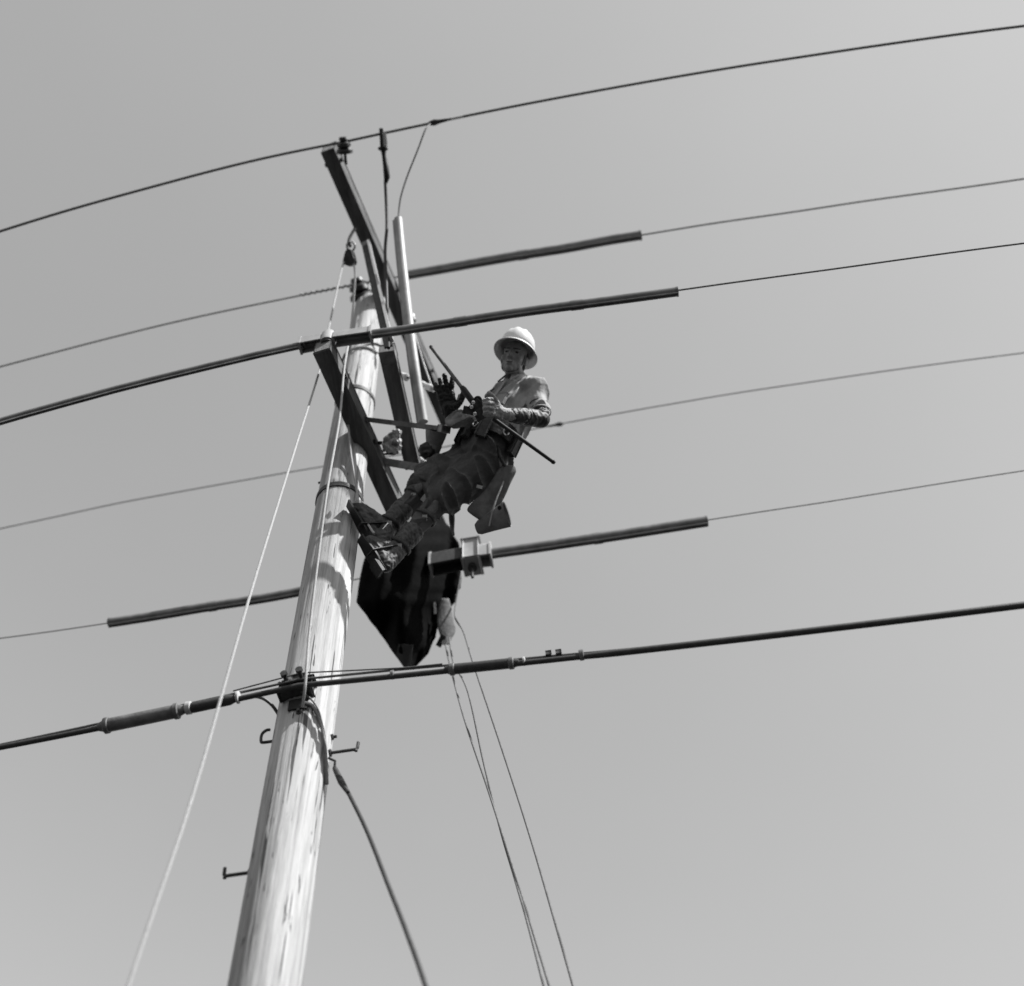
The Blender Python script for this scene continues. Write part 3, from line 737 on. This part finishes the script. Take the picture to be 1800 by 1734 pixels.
def digit(mb, root, d, side, up, lens, r0, r1, curl):
    """one finger: three phalanges, each bent by curl about the axis side"""
    p = Vector(root); d = d.normalized(); rs = [r0, (2*r0+r1)/3, (r0+2*r1)/3, r1]
    for i, L in enumerate(lens):
        d = (Matrix.Rotation(curl[i], 3, side) @ d).normalized()
        q = p + d*L; mb.capsule(p, rs[i], q, rs[i+1], 10); p = q
def hand(mb, wrist, palm, fdir, across, k, curls, thumb, grow=0.0, spread=.12):
    """wrist -> palm -> four fingers of different length and a thumb from the side of the palm"""
    f = fdir.normalized(); a = (across-f*across.dot(f)).normalized(); nrm = f.cross(a)
    c0 = palm - f*.045*k; c1 = palm + f*.04*k
    for s_ in (-.028, -.009, .010, .028):
        mb.capsule(c0+a*s_*.75*k, (.015+grow)*k, c1+a*s_*k, (.0125+grow)*k, 10)
    mb.capsule(wrist, (.026+grow)*k, c0, (.026+grow)*k, 12)
    lens = [(.036, .024, .019), (.043, .029, .021), (.040, .027, .020), (.031, .020, .017)]
    for i, s_ in enumerate((-.028, -.009, .010, .028)):
        dd = (f + a*s_/.028*spread).normalized()
        digit(mb, c1+a*s_*k, dd, a, nrm, [l*k for l in lens[i]], (.0100+grow)*k, (.0075+grow)*k, curls[i])
    tb = c0 + f*.012*k - a*.030*k
    digit(mb, tb, (f*.55-a*.85+nrm*.25*thumb).normalized(), a.cross(f), nrm, [.036*k, .030*k, .024*k], (.0125+grow)*k, (.009+grow)*k, [(-.1), (-.25), (-.3)])

# tool axis first, so that the hand can close on it
T0 = P(846, 722, 7.24); TB = P(758, 611, 7.50); TC = P(972, 812, 7.05)
# --- body: one continuous surface
def head(mb):
    E_ = lambda c, a, b, d: mb.ell(c, (HS*a*HK, HF*b*HK, HU*d*HK), 24, 16)
    E_(H(0, -.012, .045), .076, .096, .080)      # skull
    E_(H(0, .018, -.005), .066, .078, .085)      # face
    E_(H(0, .030, -.066), .050, .056, .045)      # jaw
    E_(H(0, .066, -.094), .024, .022, .020)      # chin
    E_(H(0, .082, .030), .052, .016, .013)       # brow
    mb.capsule(H(0, .088, .018), .009, H(0, .108, -.022), .0135)         # nose
    E_(H(-.013, .096, -.026), .009, .011, .008); E_(H(.013, .096, -.026), .009, .011, .008)
    for s_ in (-1, 1):
        E_(H(.040*s_, .062, -.020), .024, .022, .022)                     # cheeks
        E_(H(.076*s_, -.005, -.004), .009, .020, .032)                    # ears
        E_(H(.045*s_, .020, -.060), .020, .040, .030)
    E_(H(0, .085, -.054), .024, .012, .007); E_(H(0, .083, -.070), .022, .012, .008)  # lips
    mb.capsule(H(0, -.02, -.06), .060, J['neck'], .068)
fingers_l = [(-.9, -1.2, -.9), (-1.0, -1.25, -.9), (-1.0, -1.3, -.9), (-1.05, -1.2, -.8)]
fingers_r = [(.05, .12, .1), (-.10, -.15, -.1), (.14, .10, .1), (-.05, .25, .15)]
HL_F = (P(846, 719, 7.24)-J['lwr']).normalized(); HL_A = cv(.35, -.9, -.1)
HR_F = cv(-.22, 1, .10); HR_A = cv(-1, -.25, .2)
mb = MB(); head(mb)
mb.ell(J['pel']+TU*.02, (SHAX*.160, TF*.115, TU*.13)); mb.ell(J['pel']+TU*.19, (SHAX*.145, TF*.11, TU*.15))
mb.ell(J['chest']+TU*.01, (SHAX*.170, TF*.125, TU*.17))
mb.capsule(J['rsh'], .058, J['lsh'], .058)
for a_, b_, r0, r1 in (('lsh', 'lel', .053, .042), ('lel', 'lwr', .043, .030), ('rsh', 'rel', .053, .042), ('rel', 'rwr', .043, .030),
                       ('rhip', 'rkn', .085, .058), ('rkn', 'rank', .056, .040), ('lhip', 'lkn', .085, .058), ('lkn', 'lank', .056, .040)):
    mb.capsule(J[a_], r0, J[b_], r1)
mb.capsule(J['rhip'], .08, J['lhip'], .08)
for an, td in (('rank', P(624, 893, 7.30)), ('lank', P(642, 962, 7.06))):
    mb.capsule(J[an], .036, J[an]+(td-J[an])*.55, .030)
hand(mb, J['lwr'], J['lpalm'], HL_F, HL_A, 1.0, fingers_l, 1)
hand(mb, J['rwr'], J['rpalm'], HR_F, HR_A, 1.0, fingers_r, -1)
body = build(blob(mb, .0048, 3), 'body', M['skin'], person, angle=80)
# face details
for s_ in (-1, 1):
    build(MB().ell(H(.030*s_, .083, .008), (HS*.014, HF*.010, HU*.008), 14, 8), 'eye', M['eye'], person)
    build(MB().capsule(H(.013*s_, .100, .026), .0045, H(.048*s_, .084, .030), .004, 8), 'eyebrow', M['dhair'], person)
build(MB().ell(H(0, .094, -.061), (HS*.024, HF*.008, HU*.009), 14, 8), 'mouth', M['lip'], person)
build(MB().ell(H(0, .098, -.0585), (HS*.018, HF*.005, HU*.0035), 14, 8), 'teeth', M['teeth'], person)
mb = MB()
mb.ell(H(0, -.035, .040), (HS*.081, HF*.082, HU*.080)); mb.ell(H(0, -.06, -.015), (HS*.068, HF*.05, HU*.055))
mb.ell(H(.075, -.005, .03), (HS*.008, HF*.018, HU*.03)); mb.ell(H(-.075, -.005, .03), (HS*.008, HF*.018, HU*.03))
build(blob(mb, .006, 2), 'hair', M['dhair'], person, angle=80)

# --- hard hat with a full brim and ridges
hat = empty('hard_hat', H(0, 0, .09), None, None); hat.location = H(0, 0, .09)-origin_of(person); hat.parent = person
HB_ = H(0, -.004, .058); HUt = (HU + HF*-.10).normalized(); HFt, HUt, HSt = ortho(HF, HUt)
if HSt.dot(HS) < 0: HSt = -HSt
seg = 48; rows = []
prof = [(.100, .020), (.101, .035), (.098, .062), (.090, .090), (.073, .116), (.048, .133), (.022, .141), (.002, .143)]
mbh = MB()
for (r, h) in prof:
    row = []
    for j in range(seg):
        w = 2*math.pi*j/seg; x = math.cos(w); y = math.sin(w)
        ridge = .0 + (.010*math.exp(-(x*r/.016)**2) + .007*math.exp(-((abs(x*r)-.045)/.010)**2))*min(1, max(0, (h-.05)/.03)) if r < .1 else 0
        row.append(HB_ + (HSt*x*r*1.06 + HFt*y*r*1.22 + HUt*(h+ridge))*HK)
    rows.append(row)
for r in rows: mbh.v += r
for i in range(len(rows)-1):
    for j in range(seg): mbh.f.append((i*seg+j, i*seg+(j+1) % seg, (i+1)*seg+(j+1) % seg, (i+1)*seg+j))
shell = build(mbh, 'shell', M['hat'], hat, angle=60); md = shell.modifiers.new('t', 'SOLIDIFY'); md.thickness = .003; md.offset = -1
mbh = MB(); rows = []
for (r, h) in [(.099, .024), (.104, .020), (.120, .010), (.136, -.004), (.148, -.016), (.150, -.019), (.146, -.020), (.134, -.008), (.118, .005), (.100, .014)]:
    rows.append([HB_ + (HSt*math.cos(2*math.pi*j/seg)*(.106+(r-.1)*.62) + HFt*math.sin(2*math.pi*j/seg)*(r+.018+ (.010*(r-.1)/.05 if math.sin(2*math.pi*j/seg) > 0 else 0)) + HUt*h)*HK for j in range(seg)])
for r in rows: mbh.v += r
N_ = len(rows)
for i in range(N_):
    for j in range(seg): mbh.f.append((i*seg+j, i*seg+(j+1) % seg, ((i+1) % N_)*seg+(j+1) % seg, ((i+1) % N_)*seg+j))
build(mbh, 'brim', M['hat'], hat, angle=60)
build(MB().tube([H(.068, .02, .03), H(.066, .03, -.04), H(.045, .05, -.098), H(.0, .066, -.118), H(-.045, .05, -.098), H(-.066, .03, -.04), H(-.068, .02, .03)], .0028, 6), 'chin_strap', M['dleather'], hat)

# --- shirt
mb = MB()
mb.ell(J['pel']+TU*.22, (SHAX*.182, TF*.150, TU*.12))
mb.ell(J['chest']+TU*.01, (SHAX*.192, TF*.150, TU*.185)); mb.ell(J['pel'].lerp(J['chest'], .6)+TF*.02, (SHAX*.178, TF*.145, TU*.19))
mb.capsule(J['rsh']-TU*.005, .074, J['lsh']-TU*.005, .078)
mb.capsule(P(928, 722, 7.78), .075, P(896, 778, 7.66), .075)
mb.capsule(J['neck']-TU*.01+TF*.01, .078, J['neck']-TU*.07, .11)
mb.capsule(J['neck']-TU*.02, .066, J['lsh'], .070); mb.capsule(J['neck']-TU*.02, .066, J['rsh'], .070)
se = J['lsh'].lerp(J['lel'], .62); mb.capsule(J['lsh'], .082, se, .072)
se2 = J['rsh'].lerp(J['rel'], .62); mb.capsule(J['rsh'], .070, se2, .060)
fo = pleats(.032, 8.0, TU+SHAX*.45, .25, 3)
shirt = build(blob(mb, .0065, 6, fo), 'shirt', M['shirt'], person, angle=80)
# collar
pts = [J['neck']+HU*.0+(SHAX*math.cos(w)*.090+TF*(math.sin(w)*.084+.014))-TU*(-.006+.050*max(0, math.sin(w))-.02*max(0, -math.sin(w))) for w in [2*math.pi*i/28 for i in range(29)]]
build(MB().sweep(pts, [(-.004, -.024), (.004, -.024), (.012, .020), (.006, .026)], up=TU, caps=False), 'collar', M['band'], shirt)
def cuff(c, d, r, name='cuff', m='shirt', w=.014, par=None):
    d = d.normalized(); build(MB().lathe(c-d*w/2, d, [(r*.95, 0), (r, w*.2), (r, w*.8), (r*.95, w)], 22, caps=False), name, M[m], par or shirt)
cuff(J['lsh'].lerp(J['lel'], .80), J['lel']-J['lsh'], .076); cuff(J['rsh'].lerp(J['rel'], .84), J['rel']-J['rsh'], .062)
pl = [J['neck']-TU*.05+TF*.10, J['chest']+TF*.152+TU*.02, J['pel'].lerp(J['chest'], .55)+TF*.165, J['pel']+TU*.16+TF*.15]
build(MB().sweep(spline(pl, 8), [(-.014, -.003), (.014, -.003), (.014, .003), (-.014, .003)], up=TF), 'button_placket', M['shirt'], shirt, angle=30)
nf = J['neck']+TF*.085-TU*.030
build(MB().ell(nf-TU*.012+TF*.004, (SHAX*.030, TF*.018, TU*.040)), 'undershirt', M['trousers'], shirt)
for s_ in (-1, 1):      # collar points
    a0 = nf+SHAX*.022*s_+TU*.028; a1 = nf+SHAX*.075*s_+TU*.020-TF*.02; a2 = nf+SHAX*.062*s_-TU*.055+TF*.02
    m_ = MB().add([a0, a1, a2, a0+TF*.016, a1+TF*.016, a2+TF*.012], [(0, 1, 2), (3, 5, 4), (0, 3, 4, 1), (1, 4, 5, 2), (2, 5, 3, 0)])
    build(m_, 'collar_point', M['shirt'], shirt, smooth=False)
pk = J['chest']+SHAX*.075+TF*.150-TU*.03
build(MB().box(pk, SHAX*.045, TF*.008, TU*.045, .004), 'chest_pocket', M['shirt'], shirt)
# dark strap running diagonally across the chest
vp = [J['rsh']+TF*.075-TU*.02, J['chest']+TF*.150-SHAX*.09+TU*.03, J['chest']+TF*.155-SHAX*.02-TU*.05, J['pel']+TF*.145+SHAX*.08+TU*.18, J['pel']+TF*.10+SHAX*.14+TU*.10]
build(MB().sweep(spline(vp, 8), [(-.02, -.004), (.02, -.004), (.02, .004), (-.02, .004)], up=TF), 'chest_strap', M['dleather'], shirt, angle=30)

# --- rubber sleeve on his left arm, gloves
mb = MB().capsule(J['lsh'].lerp(J['lel'], .70), .056, J['lel'], .056); mb.capsule(J['lel'], .058, J['lel'].lerp(J['lwr'], .55), .052)
arm_ = build(blob(mb, .006, 3, folds(.004, 14, J['lwr']-J['lel'], 1.5, 7)), 'rubber_sleeve', M['dleather'], person, angle=80)
for t in (.50, .66):
    c_ = J['lsh'].lerp(J['lel'], t+.06); cuff(c_, J['lel']-J['lsh'], .066, 'sleeve_strap', 'dleather', .010, arm_)
pad = J['lsh'].lerp(J['lel'], .80)
mb = MB().ell(pad+cv(.012, 0, -.018), (Rv*.050, Uv*.036, Fv*.050)); build(blob(mb, .006, 2, folds(.006, 25, Rv, 1, 2)), 'sleeve_patch', M['lleather'], arm_, angle=80)
mb = MB(); mb.capsule(J['lel'].lerp(J['lwr'], .50), .056, J['lwr'], .040); hand(mb, J['lwr'], J['lpalm'], HL_F, HL_A, 1.22, fingers_l, 1, .0025)
gl = build(blob(mb, .0045, 2, folds(.003, 40, HL_A, 1, 1)), 'glove', M['lleather'], person, angle=80); tag(gl, 'pale leather glove closed on the tool')
mb = MB().capsule(J['lel'].lerp(J['lwr'], .34), .060, J['lel'].lerp(J['lwr'], .86), .047)
build(blob(mb, .006, 2, folds(.004, 14, J['lwr']-J['lel'], 2, 4)), 'gauntlet', M['dleather'], gl, angle=80)
mb = MB(); mb.capsule(J['rwr']+cv(-.015, 0, 0), .055, J['rpalm']-HR_F*.035, .046)
hand(mb, J['rwr'], J['rpalm'], HR_F, HR_A, 1.36, fingers_r, -1, .0035, .26)
gr = build(blob(mb, .0045, 2, folds(.004, 40, HR_A, 1, 3)), 'glove', M['black'], person, angle=80); tag(gr, 'black rubber glove held up with open fingers')
mb = MB().capsule(P(800, 738, 7.54), .056, P(838, 736, 7.58), .050); mb.capsule(P(792, 742, 7.5), .040, P(806, 730, 7.5), .045)
build(blob(mb, .005, 1, pleats(.024, 17, cv(1, .35, 0), .25, 9)), 'crumpled_cuff', M['lleather'], gr, angle=80)

# --- trousers
mb = MB()
mb.ell(J['pel']+TU*.03, (SHAX*.198, TF*.160, TU*.19))
mb.capsule(J['rhip'], .145, J['rkn'], .118)
mb.capsule(J['lhip'], .145, J['lkn'], .120); mb.ell((J['rkn']+J['lkn']+J['lhip']+J['rhip'])/4, (TU*.15, SHAX*.13, TF*.12)); mb.capsule(J['rkn'], .10, J['lkn'], .10)
for a_, b_ in (('rkn', 'rank'), ('lkn', 'lank')): mb.capsule(J[a_], .100, J[a_].lerp(J[b_], .16), .088)
mb.capsule(J['rhip'], .12, J['lhip'], .12)
td = (J['rkn']-J['rhip'])
fo = pleats(.036, 9.5, cv(.34, -1, .2), .14, 1)
tr = build(blob(mb, .007, 3, fo), 'trousers', M['trousers'], person, angle=80)
for a_, b_ in (('rkn', 'rank'), ('lkn', 'lank')):
    mb = MB().capsule(J[a_].lerp(J[b_], .14), .074, J[a_].lerp(J[b_], .45), .068); mb.capsule(J[a_].lerp(J[b_], .45), .068, J[a_].lerp(J[b_], .70), .058)
    build(blob(mb, .006, 3, pleats(.014, 10, (J[b_]-J[a_])+cv(.05, .2, 0), .5, 6)), 'legging', M['legging'], person, angle=80)
# --- body belt, pouches
be = J['pel']+TU*.115
pts = [be+SHAX*math.cos(w)*.200+TF*math.sin(w)*.164+TU*.010*math.sin(2*w) for w in [2*math.pi*i/40 for i in range(41)]]
belt = build(MB().sweep(pts, [(-.008, -.055), (.008, -.055), (.008, .055), (-.008, .055)], up=TU, caps=False), 'body_belt', M['dleather'], person, angle=40)
for a_ in (-.9, .5, 1.2, 1.9, 2.7):
    q = be+SHAX*math.cos(a_+.6)*.212+TF*math.sin(a_+.6)*.176; o_ = (q-be).normalized()
    build(MB().box(q-TU*.045, o_.cross(TU)*.032, o_*.018, TU*.058, .010), 'belt_pocket', M['dleather'], belt)
for a_ in (0.35, 1.5):
    q = be+SHAX*math.cos(a_)*.214+TF*math.sin(a_)*.178; o_ = (q-be).normalized(); sx = o_.cross(TU)
    pts = [q+sx*math.cos(w)*.020+TU*(math.sin(w)*.024-.01) for w in [2*math.pi*i/16 for i in range(17)]]
    build(MB().tube(pts, .005, 8), 'belt_ring', M['shiny'], belt)

# --- boots and climbers
def boot(an, kn, toe, heel, tip):
    A_ = J[an]; K_ = J[kn]; sh_ = (K_-A_).normalized(); fd = (toe-heel).normalized(); L = (toe-heel).length
    sn = (A_-(toe+heel)/2); sn = (sn-fd*sn.dot(fd)).normalized(); wd = fd.cross(sn).normalized()
    mb = MB(); mb.capsule(A_+sh_*.16, .070, A_+sh_*.01, .062); mb.capsule(A_, .062, heel+fd*.050+sn*.050, .052)
    mb.capsule(heel+fd*.05+sn*.048, .048, toe-fd*.06+sn*.044, .049); mb.capsule(A_+sh_*-.01, .056, toe-fd*.075+sn*.055, .046)
    b_ = build(blob(mb, .005, 3, folds(.005, 26, fd, .7, 2)), 'boot', M['bootl'], person, angle=80)
    m_ = MB(); pts = []
    for i in range(14):
        t = i/13; w_ = .038+.016*math.sin(min(1, t*1.15)*math.pi)*(1 if t > .3 else .4); m_.v += [heel+fd*L*t+wd*w_, heel+fd*L*t-wd*w_, heel+fd*L*t+wd*w_-sn*.012, heel+fd*L*t-wd*w_-sn*.012]
    for i in range(13):
        q = i*4; m_.f += [(q, q+4, q+5, q+1), (q+2, q+3, q+7, q+6), (q, q+2, q+6, q+4), (q+1, q+5, q+7, q+3)]
    m_.f += [(0, 1, 3, 2), (52, 54, 55, 53)]
    build(m_, 'sole', M['black'], b_, angle=30)
    build(MB().box(heel+fd*.035-sn*.022, fd*.042, wd*.042, sn*.016, .004), 'heel', M['black'], b_)
    # climber: shank up the inner side, pad, straps, gaff
    c0_ = A_-wd*.055-sn*.0; c1_ = A_+sh_*.33-wd*.060
    cl_ = build(MB().sweep([(heel+toe)/2-sn*.03, (heel+toe)/2-wd*.052-sn*.02, c0_, c0_.lerp(c1_, .5), c1_], [(-.011, -.003), (.011, -.003), (.011, .003), (-.011, .003)], up=fd), 'climber_shank', M['dsteel'], b_, angle=30)
    build(blob(MB().ell(c1_-wd*.004, (fd*.040, wd*.022, sh_*.060)), .006, 1), 'calf_pad', M['leather'], cl_, angle=80)
    build(MB().capsule(c0_-wd*.004, .007, c0_-sh_*.09-wd*.012, .002, 8), 'gaff', M['shiny'], cl_)
    for t in (.04, .30):
        c_ = A_+sh_*t; build(MB().lathe(c_-sh_*.012, sh_, [(.074, 0), (.077, .004), (.077, .020), (.074, .024)], 20, caps=False), 'climber_strap', M['dleather'], b_)
        build(MB().box(c_-Fv*.070, Rv*.012, Uv*.015, Fv*.004, .003), 'buckle', M['shiny'], b_)
    return b_
boot('rank', 'rkn', P(613, 884, 7.27), P(662, 972, 7.10), None)
boot('lank', 'lkn', P(634, 945, 7.03), P(674, 1006, 6.92), None)
# light buckle strap under the knee
cuff(J['rkn'].lerp(J['rank'], .12), J['rank']-J['rkn'], .100, 'knee_strap', 'dleather', .03, tr)
for (px, py) in ((746, 876), (753, 886), (758, 898)):
    build(MB().box(P(px, py, 7.33), cv(.010, -.008, 0), cv(.012, .016, 0), cv(0, 0, .006), .003), 'buckle', M['shiny'], tr)

# ------------------------------------------------------------------ things he carries
tool = empty('crimping_tool', T0, 'hand press with two long handles spread wide, held in the pale glove', 'crimping tool')
def handle(p0, p1, r0, g0, label=None):
    d = (p1-p0)
    h_ = build(MB().tube([p0, p0.lerp(p1, .04), p1], [r0, r0, r0*.9], 12), 'handle', M['black'] if g0 == 0 else M['greywood'], tool)
    return h_
h1 = handle(P(836, 714, 7.27), TB, .0125, 1)
build(MB().tube([P(835, 712, 7.27), P(831, 707, 7.28), P(815, 685, 7.33), P(812, 681, 7.34)], [.018, .021, .021, .016], 12), 'ferrule', M['black'], h1)
build(MB().tube([TB, TB+(TB-T0).normalized()*.012], [.014, .010], 10), 'grip_end', M['black'], h1)
h2 = handle(P(868, 737, 7.24), TC, .0135, 0)
build(MB().tube([TC, TC+(TC-T0).normalized()*.015], [.016, .010], 10), 'grip_end', M['black'], h2)
for c_, x, y, mt in ((P(838, 716, 7.26), cv(.028, .030, 0), cv(-.026, .022, 0), 'dsteel'), (P(846, 727, 7.24), cv(.034, .02, 0), cv(-.014, .028, 0), 'dsteel'), (P(824, 722, 7.26), cv(.03, -.006, 0), cv(.004, .018, 0), 'dsteel')):
    build(MB().box(c_, x, y, cv(0, 0, .016), .006), 'jaw_plate', M[mt], tool)
for px, py in ((829, 716), (835, 728), (832, 708)):
    build(MB().lathe(P(px, py, 7.215), -Fv, [(.012, 0), (.012, .008), (.006, .012)], 10), 'pivot_bolt', M['shiny'], tool)
build(MB().lathe(P(840, 704, 7.28), -Fv, [(.028, -.02), (.028, .012), (.012, .014)], 16), 'jaw_head', M['black'], tool)

# safety strap from the pole to his belt
s0 = P(646, 738, 8.02); s1 = P(784, 755, 7.50)
d = (s1-s0).normalized(); sn = d.cross(Fv).normalized(); fn = sn.cross(d)
ss = empty('safety_strap', s0, 'taut flat strap stretched from beside the crossarm to the worker\'s waist', 'strap')
mid = s0.lerp(s1, .5)
mb = MB().box(mid, d*(s1-s0).length/2, sn*.012, fn*.035, .003)
build(mb, 'webbing', M['greywood'], ss, smooth=False)
build(MB().box(s1-d*.02, d*.020, sn*.020, fn*.040, .004), 'strap_buckle', M['steel'], ss)

# leather holster hanging at his left hip
ho = empty('tool_holster', P(866, 860, 7.30), 'long worn leather holster hanging from the worker\'s hip with open bucket end', 'tool holster')
keys = [(818, 885, 903), (828, 874, 908), (840, 868, 902), (855, 858, 895), (870, 846, 889), (885, 828, 882), (897, 818, 876), (905, 828, 868), (915, 846, 861)]
vs, fs = interp_outline(resample(keys, 18), 10, lambda x, y, u: 7.40-(y-818)*.0012-.020*math.sin(math.pi*u)+.015*noise.noise(Vector((x*.06, y*.06, 2))))
thicken('holster_panel', vs, fs, M['leather'], ho, .022, 1)
p0 = P(843, 922, 7.24); p1 = P(884, 905, 7.20)
m_ = MB(); ax_ = (P(892, 902, 7.2)-P(838, 928, 7.28)).normalized()
sdv = cv(.30, .95, .1).normalized(); sdv = (sdv-ax_*sdv.dot(ax_)).normalized(); s3 = ax_.cross(sdv)
Lb = (P(892, 902, 7.2)-P(838, 928, 7.28)).length; o_ = P(838, 930, 7.28); N_ = 28
for (t, a1, b1) in ((0, .036, .02), (.1, .050, .025), (.5, .066, .028), (1, .090, .034), (.985, .082, .027), (.5, .056, .020), (.2, .040, .014)):
    for j in range(N_):
        w = 2*math.pi*j/N_; m_.v.append(o_+ax_*Lb*t+sdv*math.cos(w)*a1+s3*math.sin(w)*b1)
for i in range(6):
    for j in range(N_): m_.f.append((i*N_+j, i*N_+(j+1) % N_, (i+1)*N_+(j+1) % N_, (i+1)*N_+j))
m_.f += [tuple(range(N_))[::-1], tuple(6*N_+j for j in range(N_))]
build(m_, 'bucket', M['leather'], ho, angle=50)
build(MB().tube(spline([P(893, 825, 7.4), P(884, 850, 7.33), P(870, 885, 7.25), P(860, 925, 7.2)], 6), .006, 8), 'edge_piping', M['lleather'], ho)
build(MB().tube(spline([J['pel']+SHAX*.17+TF*.05, P(880, 805, 7.38), P(889, 822, 7.38)], 5), .012, 8), 'hanger', M['dleather'], ho)
build(MB().lathe(P(878, 893, 7.17), -Fv, [(.014, 0), (.014, .006)], 12), 'rivet_hole', M['black'], ho)
build(MB().box(P(843, 856, 7.30), cv(.016, -.004, 0), cv(.002, .007, 0), cv(0, 0, .006), .003), 'buckle', M['shiny'], ho)
# canvas and leather pouch at his right hip
po = empty('hip_pouch', P(765, 775, 7.6), 'grey canvas bag with black base slung at the worker\'s right hip beneath the strap', 'bag')
m_ = MB(); o_ = P(757, 801, 7.62); ax_ = (P(768, 758, 7.60)-o_); Lb = ax_.length; ax_.normalize(); s1_ = (Rv-ax_*Rv.dot(ax_)).normalized(); s2_ = ax_.cross(s1_)
for (t, r) in ((0, .040), (.08, .05), (.45, .056), (.46, .054), (.8, .068), (1.0, .074)):
    for j in range(24):
        w = 2*math.pi*j/24; m_.v.append(o_+ax_*Lb*t+(s1_*math.cos(w)+s2_*math.sin(w))*r*(1+.06*math.sin(3*w+t*4)))
for i in range(5):
    for j in range(24): m_.f.append((i*24+j, i*24+(j+1) % 24, (i+1)*24+(j+1) % 24, (i+1)*24+j))
m_.f += [tuple(range(24))[::-1], tuple(5*24+j for j in range(24))]
build(m_, 'bag_body', M['canvas'], po, angle=60)
m_ = MB().ell(P(750, 793, 7.58), (Rv*.05, Uv*.055, Fv*.045)); build(blob(m_, .007, 2, folds(.01, 20, Rv, 1, 5)), 'bag_base', M['dleather'], po, angle=80)
